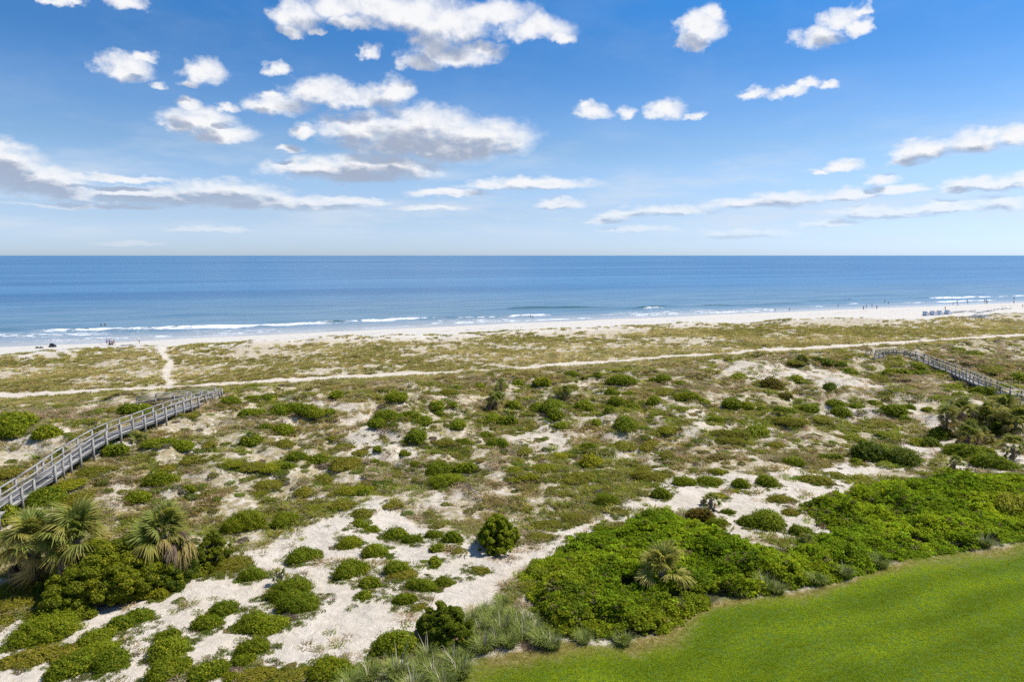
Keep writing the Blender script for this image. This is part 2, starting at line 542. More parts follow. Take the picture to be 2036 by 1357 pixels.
FOOTPATH = ground_at(*np.array([(345, 775), (336, 765), (330, 750), (333, 735), (340, 722), (330, 712), (323, 700), (330, 690)], float).T)[:, :2]


def sand_amount(x, y):
    wx = x + 1.6 * fbm(x, y, 5, 3, 71) + 1.1 * fbm(x, y, 1.7, 3, 75, .65)
    wy = y + 1.6 * fbm(x, y, 5, 3, 72) + 1.1 * fbm(x, y, 1.7, 3, 76, .65)
    m = np.zeros(np.shape(x))
    for i, p in enumerate(SANDS):
        c = np.where((wx > p[:, 0].min() - 1.2) & (wx < p[:, 0].max() + 1.2) & (wy > p[:, 1].min() - 1.2) & (wy < p[:, 1].max() + 1.2))[0]
        if len(c):
            m[c] = np.maximum(m[c], (1.0 if i < 2 else 0.85) * sstep(-1.1, 0.9, poly_dist(wx[c], wy[c], p)))
    return m


def track_amount(x, y):
    s, t = st(x, y)
    w = 2.35 + 0.5 * fbm(x, y, 9, 2, 81) + 0.9 * sstep(30, 160, t)
    a = 1 - sstep(w - 0.5, w + 0.6, line_dist(x + .7 * fbm(x, y, 4, 2, 84), y + .7 * fbm(x, y, 4, 2, 85), TRACK))
    b = 1 - sstep(0.45, 1.0, line_dist(x, y + .5 * fbm(x, y, 4, 2, 86), FOOTPATH))
    return np.maximum(a, b)


def lawn_amount(x, y):
    return sstep(-0.25, 0.35, poly_dist(x + .35 * fbm(x, y, 2.0, 3, 91), y + .35 * fbm(x, y, 2.0, 3, 92), LAWN))


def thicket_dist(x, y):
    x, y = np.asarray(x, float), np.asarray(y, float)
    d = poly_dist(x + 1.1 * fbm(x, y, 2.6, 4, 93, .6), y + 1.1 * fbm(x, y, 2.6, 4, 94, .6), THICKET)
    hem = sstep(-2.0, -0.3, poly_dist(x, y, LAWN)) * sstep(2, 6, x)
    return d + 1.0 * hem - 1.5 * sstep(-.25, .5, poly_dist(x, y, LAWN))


# ------------------------------------------------------------------ ground materials
def material(name):
    m = bpy.data.materials.new(name)
    m.use_nodes = True
    nt = Nodes(m.node_tree)
    bsdf = nt.n['Principled BSDF']
    return m, nt, bsdf


m_ground, g, b = material('dune_ground')
geo = g.new('ShaderNodeNewGeometry')
pos = geo.outputs['Position']
n1 = g.noise(pos, 0.35, 5, 0.6)
n2 = g.noise(pos, 3.0, 5, 0.6)
n3 = g.noise(pos, 22.0, 3, 0.6)
sand = g.mix(g.mapr(n1, 0.35, 0.65), (0.53, 0.46, 0.365, 1), (0.58, 0.51, 0.42, 1))
sand = g.mix(g.mapr(n2, 0.45, 0.75, 0, 0.40), sand, (0.40, 0.335, 0.255, 1))
beach = g.mix(g.mapr(n2, 0.4, 0.7), (0.54, 0.505, 0.45, 1), (0.475, 0.44, 0.385, 1))
stain = g.mapr(g.noise(g.vmath('MULTIPLY', pos, (0.6, 1.0, 1.0)), 0.55, 6, 0.68, 0.6), 0.52, 0.70, 0, 0.45)
sand = g.mix(stain, sand, (0.42, 0.355, 0.285, 1))
sand = g.mix(g.attr('beach'), sand, beach)
# dry plant debris lying on the sand: small dark flecks, thicker near plants
fleck = g.mapr(g.noise(pos, 5.0, 7, 0.75), 0.585, 0.68)
fleckmask = g.math('MULTIPLY', fleck, g.mapr(n1, 0.40, 0.62, 0.15, 0.9))
fleckmask = g.math('MULTIPLY', fleckmask, g.math('SUBTRACT', 1.0, g.attr('clean')))
sand = g.mix(g.math('MULTIPLY', fleckmask, 0.75), sand, (0.17, 0.135, 0.10, 1))
litter = g.mix(g.mapr(n2, 0.35, 0.65), (0.35, 0.275, 0.165, 1), (0.24, 0.205, 0.085, 1))
lm = g.math('MULTIPLY', g.attr('litter'), g.mapr(g.noise(pos, 1.6, 5, 0.65), 0.34, 0.58))
col = g.mix(lm, sand, litter)
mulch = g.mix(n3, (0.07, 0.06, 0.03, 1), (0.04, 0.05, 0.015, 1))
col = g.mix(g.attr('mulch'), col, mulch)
turf = g.mix(g.mapr(n2, 0.3, 0.7), (0.065, 0.115, 0.012, 1), (0.10, 0.15, 0.02, 1))
turf = g.mix(g.attr('straw'), turf, (0.30, 0.235, 0.10, 1))
col = g.mix(g.attr('lawn'), col, turf)
wet = g.attr('wet')
col = g.mix(wet, col, (0.30, 0.285, 0.27, 1))
g.put(b.inputs['Base Color'], col)
g.put(b.inputs['Roughness'], g.mapr(wet, 0, 1, 0.95, 0.16, smooth=False))
g.put(b.inputs['Specular IOR Level'], g.mapr(wet, 0, 1, 0.1, 0.55, smooth=False))
bump = g.new('ShaderNodeBump')
bump.inputs['Distance'].default_value = 0.5
g.put(bump.inputs['Strength'], g.mapr(wet, 0, 0.7, 0.75, 0.0))
ripple = g.noise(g.vmath('MULTIPLY', pos, (1.0, 1.35, 1.0)), 0.9, 7, 0.66, 0.8)
g.put(bump.inputs['Height'], g.math('ADD', ripple, g.math('MULTIPLY', n3, 0.12)))
g.put(b.inputs['Normal'], bump.outputs[0])

# ------------------------------------------------------------------ the ground: one sheet running out under the sea
na, nr = 720, 600
azs = np.linspace(R(-60), R(60), na)
rs = np.geomspace(11, 560, nr)
AA, RR = np.meshgrid(azs, rs)
GX, GY = (np.sin(AA) * RR).ravel(), (np.cos(AA) * RR).ravel()
GZ = terrain_z(GX, GY)
gs, gt = st(GX, GY)
a_lawn = lawn_amount(GX, GY)
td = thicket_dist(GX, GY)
a_track = track_amount(GX, GY)
a_sand = sand_amount(GX, GY)
a_beach = sstep(160, 178, gs + 13 * sstep(90, 250, gt))
zone_back = sstep(27, 33, gs) * (1 - sstep(100, 108, gs))
zone_fore = sstep(100, 108, gs) * (1 - sstep(160, 170, gs))
a_litter = np.clip(zone_back * (1 - a_sand) * 0.95 + zone_fore * (1 - a_track) * 0.75, 0, 1)
lawn_d = poly_dist(GX, GY, LAWN)
a_straw = (1 - sstep(0.1, 1.9 + .9 * fbm(GX, GY, 5, 2, 97), lawn_d)) * (0.55 + 0.45 * sstep(-.3, .4, fbm(GX, GY, 1.6, 3, 98)))
wet_edge = 208.5 + shore_shift(gt) + 2.0 * fbm(GX, GY, 45, 2, 101) + 1.0 * fbm(GX, GY, 12, 2, 102)
a_wet = sstep(wet_edge - 1.0, wet_edge + 3.5, gs)
idx = np.arange(na * nr).reshape(nr, na)
gf = np.stack([idx[:-1, :-1].ravel(), idx[:-1, 1:].ravel(), idx[1:, 1:].ravel(), idx[1:, :-1].ravel()], 1)
me = mesh_np('ground', np.stack([GX, GY, GZ], 1), gf[:, ::-1], [m_ground], True,
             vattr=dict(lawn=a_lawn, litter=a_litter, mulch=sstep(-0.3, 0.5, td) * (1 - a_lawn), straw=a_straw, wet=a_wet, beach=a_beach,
                        clean=np.maximum(a_track, a_beach)))
tag(obj('ground', me), 'pale dune sand running from the lawn edge down to the beach', kind='structure')

# ------------------------------------------------------------------ the sea
WAVES = [  # crest line in photograph pixels (water level), height, seaward width, shoreward foam (m), foam strength
    ([(-260, 663), (-120, 659), (0, 657), (60, 656)], 0.85, 2.6, 0.0, 0.0),
    ([(52, 659), (120, 657), (250, 655), (400, 651), (520, 648), (640, 643), (700, 641)], 0.75, 2.4, 7.0, 1.1),
    ([(640, 643), (780, 636), (840, 634)], 0.35, 2.0, 3.0, 0.7),
    ([(700, 640), (790, 636), (870, 633), (980, 631), (1100, 627)], 0.55, 2.0, 3.0, 0.95),
    ([(-260, 690), (0, 680), (60, 678), (220, 674), (290, 670), (340, 667)], 0.16, 1.2, 3.0, 0.95),
    ([(330, 668), (400, 664), (460, 663), (600, 659), (720, 654), (900, 645)], 0.22, 1.3, 2.0, 0.62),
    ([(840, 645), (960, 640), (1060, 637), (1200, 632)], 0.14, 1.1, 3.0, 1.0),
    ([(1000, 615), (1140, 613), (1275, 614), (1330, 611), (1480, 608), (1600, 604)], 0.80, 2.4, 0.0, 0.0),
    ([(1262, 615), (1300, 613), (1330, 612)], 0.3, 2.0, 2.0, 0.85),
    ([(1180, 626), (1260, 626), (1330, 625), (1400, 623), (1500, 620)], 0.16, 1.3, 3.0, 0.8),
    ([(1536, 620), (1620, 618), (1700, 615), (1760, 612), (1840, 610)], 0.14, 1.2, 3.0, 0.9),
    ([(1610, 610), (1640, 609)], 0.14, 1.5, 3.5, 1.1),
    ([(1684, 605), (1710, 603)], 0.14, 1.5, 3.5, 1.1),
    ([(1790, 603), (1850, 601), (1940, 598), (1980, 597)], 0.25, 1.6, 6.0, 0.95),
    ([(1846, 594), (1900, 592), (1990, 590), (2100, 586)], 0.55, 2.0, 9.0, 1.0),
    ([(1600, 600), (1700, 597), (1850, 593)], 0.45, 2.0, 0.0, 0.0),
    ([(380, 625), (700, 619), (1000, 614)], 0.25, 3.0, 0.0, 0.0), ([(-200, 640), (100, 633), (420, 625)], 0.28, 3.0, 0.0, 0.0),
    ([(1250, 600), (1500, 595), (1800, 586)], 0.25, 3.0, 0.0, 0.0),
]
s_rows = np.concatenate([np.arange(206, 336, 0.5), np.geomspace(336, 90000, 90)])
tau = np.linspace(-1, 1, 620)
SS, TT = np.meshgrid(s_rows, tau, indexing='ij')
half = 430 + np.maximum(SS - 330, 0) * 1.8
TT = 90 + TT * half
wx, wy = xy(SS, TT)
wx, wy = wx.ravel(), wy.ravel()
ws, wt_ = SS.ravel(), TT.ravel()
near = 1 - sstep(300, 420, ws)
wz = near * (0.07 * fbm(ws * 2.2, wt_ * 0.35, 9, 3, 111) + 0.03 * fbm(ws, wt_, 2.5, 2, 112))
foam = np.zeros_like(ws)
for pts, hh, wid, ft, fs in WAVES:
    p = on_level(*np.array(pts, float).T)
    ps, pt = st(p[:, 0], p[:, 1])
    o = np.argsort(pt)
    ps, pt = ps[o], pt[o]
    line = np.interp(wt_, pt, ps) + 0.8 * fbm(wt_, ws * 0, 11, 3, 120)
    fade = sstep(pt[0] - 3, pt[0] + 6, wt_) * (1 - sstep(pt[-1] - 6, pt[-1] + 3, wt_))
    d = ws - line
    amp = 0.8 + 0.35 * fbm(wt_, ws * 0, 17, 2, 121)
    wz += hh * amp * fade * np.where(d > 0, np.exp(-(d / (wid * 1.6)) ** 2), np.exp(-(d / (wid * 0.6)) ** 2))
    if fs > 0:
        back = d + 0.3
        prof = np.where(back > 0, np.exp(-(back / 1.0) ** 2), sstep(-ft * (0.8 + 0.5 * fbm(wt_, ws * 0, 8, 2, 122)), -ft * 0.2, back))
        foam = np.maximum(foam, fs * fade * prof * (0.86 + 0.30 * fbm(wt_, ws * 0, 13, 3, 125)))
# churned water between the breaker and the beach on the left, and the thin swash along the waterline
pa = on_level(*np.array([(-200, 668), (0, 668), (330, 662)], float).T)
s0, t0 = st(pa[:, 0], pa[:, 1])
lane = np.interp(wt_, t0, s0)
foam = np.maximum(foam, 0.72 * np.exp(-((ws - lane) / 12) ** 2) * (1 - sstep(t0[2] - 30, t0[2] + 25, wt_)))
swash_s = 221.5 + shore_shift(wt_) + 2.2 * fbm(wt_, ws * 0, 38, 2, 131) + 0.8 * fbm(wt_, ws * 0, 9, 2, 132)
foam = np.maximum(foam, 0.75 * np.exp(-((ws - swash_s) / 1.1) ** 2) * (0.55 + 0.6 * fbm(wt_, ws * 0, 30, 2, 133)))
foam = np.maximum(foam, 0.64 * sstep(270, 228, ws - shore_shift(wt_)) * sstep(-.2, .5, fbm(wt_, ws * 2, 40, 2, 134)))
nr2, nc2 = SS.shape
idx = np.arange(nr2 * nc2).reshape(nr2, nc2)
sf = np.stack([idx[:-1, :-1].ravel(), idx[:-1, 1:].ravel(), idx[1:, 1:].ravel(), idx[1:, :-1].ravel()], 1)

m_sea, g, b = material('sea_water')
geo = g.new('ShaderNodeNewGeometry')
pos = geo.outputs['Position']
rot = g.new('ShaderNodeVectorRotate', rotation_type='Z_AXIS')
g.put(rot.inputs['Vector'], pos)
rot.inputs['Angle'].default_value = -SH
rp = rot.outputs[0]
sdist = g.attr('sdist')
swell = g.noise(g.vmath('MULTIPLY', rp, (0.12, 0.5, 1.0)), 0.16, 5, 0.6, 0.4)
drift = g.noise(g.vmath('MULTIPLY', rp, (0.10, 1.0, 1.0)), 0.012, 4, 0.55, 0.5)
chop = g.noise(g.vmath('MULTIPLY', rp, (0.45, 1.0, 1.0)), 0.9, 5, 0.65)
drift2 = g.noise(g.vmath('MULTIPLY', rp, (0.22, 1.0, 1.0)), 0.0022, 5, 0.6, 0.6)
deep = g.mix(g.mapr(g.math('ADD', g.math('MULTIPLY', drift, 0.5), g.math('MULTIPLY', drift2, 0.5)), 0.38, 0.62), (0.020, 0.100, 0.222, 1), (0.060, 0.172, 0.305, 1))
shoal = g.mix(g.mapr(swell, 0.40, 0.62), (0.085, 0.165, 0.230, 1), (0.135, 0.215, 0.275, 1))
col = g.mix(g.mapr(sdist, 232, 520), shoal, deep)
col = g.mix(g.mapr(sdist, 218, 250), (0.29, 0.31, 0.325, 1), col)
col = g.mix(g.mapr(g.attr('swell'), 0.30, 0.75), col, (0.018, 0.075, 0.070, 1))
fn = g.math('ADD', g.math('MULTIPLY', g.noise(g.vmath('MULTIPLY', rp, (0.5, 1.0, 1.0)), 0.42, 7, 0.68, 0.8), 1.0), -0.5)
fa = g.attr('foam')
fm = g.mapr(g.math('ADD', fa, g.math('MULTIPLY', fn, 2.6)), 0.45, 1.0)
fm = g.math('MULTIPLY', fm, g.mapr(fa, 0.02, 0.2))
col = g.mix(fm, col, (0.80, 0.82, 0.83, 1))
g.put(b.inputs['Base Color'], col)
g.put(b.inputs['Roughness'], g.mapr(fm, 0, 1, 0.30, 0.8, smooth=False))
b.inputs['IOR'].default_value = 1.33
g.put(b.inputs['Specular IOR Level'], g.mapr(sdist, 300, 3000, 0.30, 0.14))
bump = g.new('ShaderNodeBump')
bump.inputs['Strength'].default_value = 1.0
bump.inputs['Distance'].default_value = 1.0
far_swell = g.noise(g.vmath('MULTIPLY', rp, (0.25, 1.0, 1.0)), 0.05, 4, 0.6)
hgt = g.math('ADD', g.math('MULTIPLY', swell, 0.9), g.math('ADD', g.math('MULTIPLY', chop, 0.16), g.math('MULTIPLY', far_swell, 1.6)))
hgt = g.math('ADD', hgt, g.math('MULTIPLY', fm, 0.35))
g.put(bump.inputs['Height'], hgt)
g.put(b.inputs['Normal'], bump.outputs[0])
me = mesh_np('sea', np.stack([wx, wy, wz], 1), sf[:, ::-1], [m_sea], True, vattr=dict(foam=foam, sdist=ws - shore_shift(wt_) * (1 - sstep(300, 500, ws)), swell=wz))
tag(obj('sea', me), 'calm blue sea reaching to the horizon with small breakers near the beach', kind='structure')

# ------------------------------------------------------------------ plant materials
def leaf_material(name, dark, light, tip, rough=0.55):
    m, g, b = material(name)
    fr = g.attr('rnd')
    oi = g.new('ShaderNodeObjectInfo')
    geo = g.new('ShaderNodeNewGeometry')
    big = g.noise(geo.outputs['Position'], 1.3, 3, 0.6)
    f = g.math('ADD', g.math('MULTIPLY', fr, 0.75), g.math('ADD', g.math('MULTIPLY', g.math('SUBTRACT', big, 0.5), 0.9), g.math('MULTIPLY', g.math('SUBTRACT', oi.outputs['Random'], 0.5), 0.65)), clamp=True)
    col = g.mix(f, dark, light)
    col = g.mix(g.math('MULTIPLY', g.math('FRACT', g.math('MULTIPLY', oi.outputs['Random'], 7.31)), 0.45), col, g.vmath('MULTIPLY', col, (1.35, 1.08, 0.9)))
    col = g.mix(g.mapr(g.noise(geo.outputs['Position'], 2.7, 4, 0.65), 0.58, 0.72, 0.0, 0.6), col, (0.16, 0.135, 0.06, 1))
    col = g.mix(g.math('GREATER_THAN', fr, 0.90), col, tip)
    g.put(b.inputs['Base Color'], col)
    b.inputs['Roughness'].default_value = rough
    b.inputs['Specular IOR Level'].default_value = 0.08
    tr = g.new('ShaderNodeBsdfTranslucent')
    g.put(tr.inputs['Color'], g.mix(0.5, g.vmath('MULTIPLY', col, (1.3, 1.3, 1.0)), (0.24, 0.30, 0.02, 1)))
    ms = g.new('ShaderNodeMixShader')
    ms.inputs[0].default_value = 0.36
    g.l.new(b.outputs[0], ms.inputs[1])
    g.l.new(tr.outputs[0], ms.inputs[2])
    g.l.new(ms.outputs[0], g.n['Material Output'].inputs['Surface'])
    return m


M_BRIGHT = leaf_material('shrub_leaf_green', (0.117, 0.167, 0.009, 1), (0.258, 0.297, 0.014, 1), (0.416, 0.360, 0.028, 1))
M_OLIVE = leaf_material('shrub_leaf_olive', (0.158, 0.161, 0.015, 1), (0.278, 0.266, 0.028, 1), (0.427, 0.282, 0.065, 1))
M_LIME = leaf_material('shrub_leaf_lime', (0.176, 0.201, 0.010, 1), (0.319, 0.314, 0.017, 1), (0.453, 0.370, 0.043, 1))
M_DARK = leaf_material('shrub_leaf_dark', (0.062, 0.096, 0.010, 1), (0.142, 0.194, 0.013, 1), (0.240, 0.239, 0.026, 1))
M_GOLD = leaf_material('shrub_leaf_golden_green', (0.110, 0.142, 0.010, 1), (0.293, 0.305, 0.016, 1), (0.439, 0.383, 0.030, 1))
M_RUST = leaf_material('shrub_leaf_rusty', (0.095, 0.090, 0.013, 1), (0.199, 0.124, 0.026, 1), (0.260, 0.103, 0.026, 1))
M_VINE = leaf_material('vine_leaf', (0.070, 0.124, 0.007, 1), (0.182, 0.249, 0.013, 1), (0.277, 0.292, 0.026, 1))
LEAF_MATS = dict(b=M_BRIGHT, o=M_OLIVE, l=M_LIME, d=M_DARK, g=M_GOLD, r=M_RUST)

m_bark, g, b = material('grey_bark')
geo = g.new('ShaderNodeNewGeometry')
g.put(b.inputs['Base Color'], g.mix(g.noise(geo.outputs['Position'], 9, 4), (0.16, 0.12, 0.085, 1), (0.26, 0.21, 0.16, 1)))
b.inputs['Roughness'].default_value = 0.9

# scattered plants take their own colour from each plant
m_scatter, g, b = material('dune_plant')
c0 = g.attr('col', 'INSTANCER', 'Color')
fr = g.attr('rnd')
colr = g.mix(fr, g.vmath('MULTIPLY', c0, (0.72, 0.72, 0.70)), g.vmath('MULTIPLY', c0, (1.28, 1.26, 1.15)))
g.put(b.inputs['Base Color'], colr)
b.inputs['Roughness'].default_value = 0.7
b.inputs['Specular IOR Level'].default_value = 0.05
tr = g.new('ShaderNodeBsdfTranslucent')
g.put(tr.inputs['Color'], g.vmath('MULTIPLY', colr, (1.25, 1.25, 1.0)))
ms = g.new('ShaderNodeMixShader')
ms.inputs[0].default_value = 0.45
g.l.new(b.outputs[0], ms.inputs[1])
g.l.new(tr.outputs[0], ms.inputs[2])
g.l.new(ms.outputs[0], g.n['Material Output'].inputs['Surface'])


# ------------------------------------------------------------------ leafy meshes
def leaf_quads(P, Nrm, size, rng, narrow=0.55):
    """A pointed quad leaf at each point, its face turned about Nrm."""
    n = len(P)
    Nrm = Nrm / (np.linalg.norm(Nrm, axis=1, keepdims=True) + 1e-9)
    a = rng.normal(size=(n, 3))
    t = np.cross(Nrm, a)
    t /= np.linalg.norm(t, axis=1, keepdims=True) + 1e-9
    bt = np.cross(Nrm, t)
    L = (size * rng.uniform(0.7, 1.35, n))[:, None]
    Wd = L * narrow
    droop = Nrm * (L * -0.18)
    v = np.stack([P - t * L * 0.5 + droop, P + bt * Wd * 0.5 - t * L * 0.05, P + t * L * 0.5 + droop, P - bt * Wd * 0.5 - t * L * 0.05], 1)
    return v.reshape(-1, 3), np.arange(n * 4).reshape(n, 4), np.repeat(rng.uniform(0, 1, n)[:, None], 1, 1).ravel()


def mound_leaves(seed, leaf, lobes, flat=0.7, spread=0.55, dense=2.6, full=False):
    """Unit mound (radius about 1, height about flat): overlapping lobes carrying leaves."""
    rng = np.random.default_rng(seed)
    L = []
    for k in range(lobes):
        a, r = rng.uniform(0, 2 * math.pi), spread * math.sqrt(rng.uniform(0.02, 1))
        rad = rng.uniform(0.26, 0.62) * (1.15 - 0.45 * r)
        L.append((r * math.cos(a), r * math.sin(a), rng.uniform(-0.02, 0.25) * flat, rad, flat * rad * rng.uniform(1.0, 1.5)))
    L.append((0, 0, 0, 0.66, flat * 0.85))
    P, Nn = [], []
    for (cx, cy, cz, rr, rh) in L:
        area = 2 * math.pi * rr * (rr + rh) / 2 * (1.6 if full else 1.0)
        n = int(dense * area / (leaf * leaf * 0.4))
        d = rng.normal(size=(n, 3))
        if not full:
            d[:, 2] = np.abs(d[:, 2]) - 0.12
        d /= np.linalg.norm(d, axis=1, keepdims=True)
        depth = 1 - 0.25 * rng.uniform(0, 1, n) ** 2 + 0.05 * rng.normal(size=n) + 0.30 * (rng.uniform(0, 1, n) < 0.07) * rng.uniform(0, 1, n)
        bumpy = 1 + 0.15 * np.sin(d[:, 0] * 9 + seed) * np.sin(d[:, 1] * 8 + cx * 5) + 0.10 * np.sin(d[:, 2] * 13 + d[:, 0] * 11 + cy * 7)
        p = np.stack([cx + d[:, 0] * rr * depth * bumpy, cy + d[:, 1] * rr * depth * bumpy, cz + d[:, 2] * rh * depth * bumpy], 1)
        keep = np.ones(n, bool)
        for (ox, oy, oz, orr, orh) in L:
            if (ox, oy) == (cx, cy):
                continue
            q = ((p[:, 0] - ox) / orr) ** 2 + ((p[:, 1] - oy) / orr) ** 2 + ((p[:, 2] - oz) / orh) ** 2
            keep &= q > 0.62
        if not full:
            keep &= p[:, 2] > -0.06
        P.append(p[keep])
        Nn.append((d + 0.75 * rng.normal(size=d.shape) * 0.8 + np.array([0, 0, 0.25]))[keep])
    P, Nn = np.concatenate(P), np.concatenate(Nn)
    v, f, r = leaf_quads(P, Nn, leaf, rng)
    return v, f, r, L


def core_mesh(L, shrink=0.80):
    """Low domes under the leaves so that no sand shows through."""
    vs, fs, o = [], [], 0
    for (cx, cy, cz, rr, rh) in L:
        nu, nv = 12, 4
        ring = []
        for j in range(nv):
            ph = (j / nv) * math.pi / 2 * 0.95
            for i in range(nu):
                th = 2 * math.pi * i / nu
                vs.append((cx + rr * shrink * math.cos(ph) * math.cos(th), cy + rr * shrink * math.cos(ph) * math.sin(th), cz - 0.08 + rh * shrink * math.sin(ph)))
        vs.append((cx, cy, cz - 0.08 + rh * shrink))
        top = o + nu * nv
        for j in range(nv - 1):
            for i in range(nu):
                a, b2 = o + j * nu + i, o + j * nu + (i + 1) % nu
                fs.append((a, b2, b2 + nu, a + nu))
        for i in range(nu):
            a, b2 = o + (nv - 1) * nu + i, o + (nv - 1) * nu + (i + 1) % nu
            fs.append((a, b2, top, top))
        o = len(vs)
    return np.array(vs), fs


MOUNDS = {}


def mound_mesh(mat_key, rel_leaf, variant, low):
    key = (mat_key, rel_leaf, variant, low)
    if key not in MOUNDS:
        v, f, r, L = mound_leaves(100 + variant * 13 + int(rel_leaf * 1000), rel_leaf, 7 if not low else 11, 0.62 if not low else 0.5,
                                  0.55 if not low else 0.68, 2.6 if not low else 1.9)
        cv, cf = core_mesh(L, 0.80 if not low else 0.58)
        cf3 = [q for q in cf]
        n0 = len(v)
        v = np.concatenate([v, cv])
        f = np.concatenate([f, np.array([[n0 + i for i in q] for q in cf3 if q[2] != q[3]])])
        tri = [q for q in cf3 if q[2] == q[3]]
        # close the small domes with thin quads
        f = np.concatenate([f, np.array([[n0 + tri[i][0], n0 + tri[i][1], n0 + tri[i + 1][1], n0 + tri[i][2]] for i in range(0, len(tri), 2)])])
        r = np.concatenate([r, np.full(len(f) - len(r), 0.25)])
        MOUNDS[key] = mesh_np('shrub_leaves', v, f, [LEAF_MATS[mat_key]], False, fattr=dict(rnd=r))
    return MOUNDS[key]


# ------------------------------------------------------------------ landmarks used to tell alike plants apart
MARKS = [  # photograph position, words
    ((300, 835), 'the long boardwalk'), ((120, 1090), 'the twin fan palms'), ((350, 1050), 'the shaggy palm'), ((225, 1150), 'the golden green thicket'),
    ((565, 1140), 'the palm topped mound'), ((995, 1050), 'the lone leafy tree'), ((885, 1230), 'the tall golden shrub'), ((985, 770), 'the ridge palms'),
    ((1124, 772), 'the round palmetto'), ((1315, 1100), 'the yellow fan palm'), ((1535, 765), 'the rusty brown shrub'), ((1900, 740), 'the receding boardwalk'),
    ((1930, 840), 'the palm grove'), ((1755, 905), 'the dark twin shrubs'), ((890, 940), 'the broad green thicket'), ((1170, 910), 'the pale feathery bush'),
    ((1240, 840), 'the upright oval shrub'), ((1515, 1030), 'the pyramid shaped shrub'), ((1415, 1000), 'the thin young palm'), ((1595, 706), 'the spiky agave'),
    ((600, 815), 'the curved row of shrubs'), ((830, 870), 'the dome shaped shrub'), ((480, 1045), 'the wide mid dune shrub'), ((330, 1300), 'the big two part mound'),
    ((520, 1275), 'the chain of mounds'), ((735, 1100), 'the dome on bare sand'),
]


def size_word(w):
    return 'tiny' if w < 0.9 else 'small' if w < 1.5 else 'medium' if w < 2.4 else 'large' if w < 3.6 else 'very large'


LOOK = dict(b='bright green', o='olive green', l='yellow green', d='dark green', g='golden green', r='rusty brown green')
ORD = ['nearest', 'second nearest', 'third nearest', 'fourth nearest', 'fifth nearest', 'sixth nearest', 'seventh nearest', 'eighth nearest', 'ninth nearest', 'tenth nearest',
       'eleventh nearest', 'twelfth nearest', 'thirteenth nearest', 'fourteenth nearest', 'fifteenth nearest', 'sixteenth nearest', 'seventeenth nearest', 'eighteenth nearest']
pending = []           # (object, px, py, words) waiting for a label


def label_later(o, px, py, words):
    pending.append((o, px, py, words))


def write_labels():
    cells = {}
    for it in pending:
        o, px, py, words = it
        best = min(MARKS, key=lambda m: math.hypot(m[0][0] - px, (m[0][1] - py) * 1.8))
        dx_, dy_ = px - best[0][0], (py - best[0][1]) * 1.8
        side = ('right of' if dx_ > 0 else 'left of') if abs(dx_) > abs(dy_) else ('in front of' if dy_ > 0 else 'behind')
        cells.setdefault((best[1], side, words.split()[-1]), []).append((math.hypot(dx_, dy_), o, words))
    for (mk, side, _), lst in cells.items():
        lst.sort(key=lambda q: q[0])
        for i, (_, o, words) in enumerate(lst):
            where = f'{side} {mk}'
            o['label'] = f'{words} {where}' + (f', {ORD[min(i, 17)]} it' if len(lst) > 1 else '')


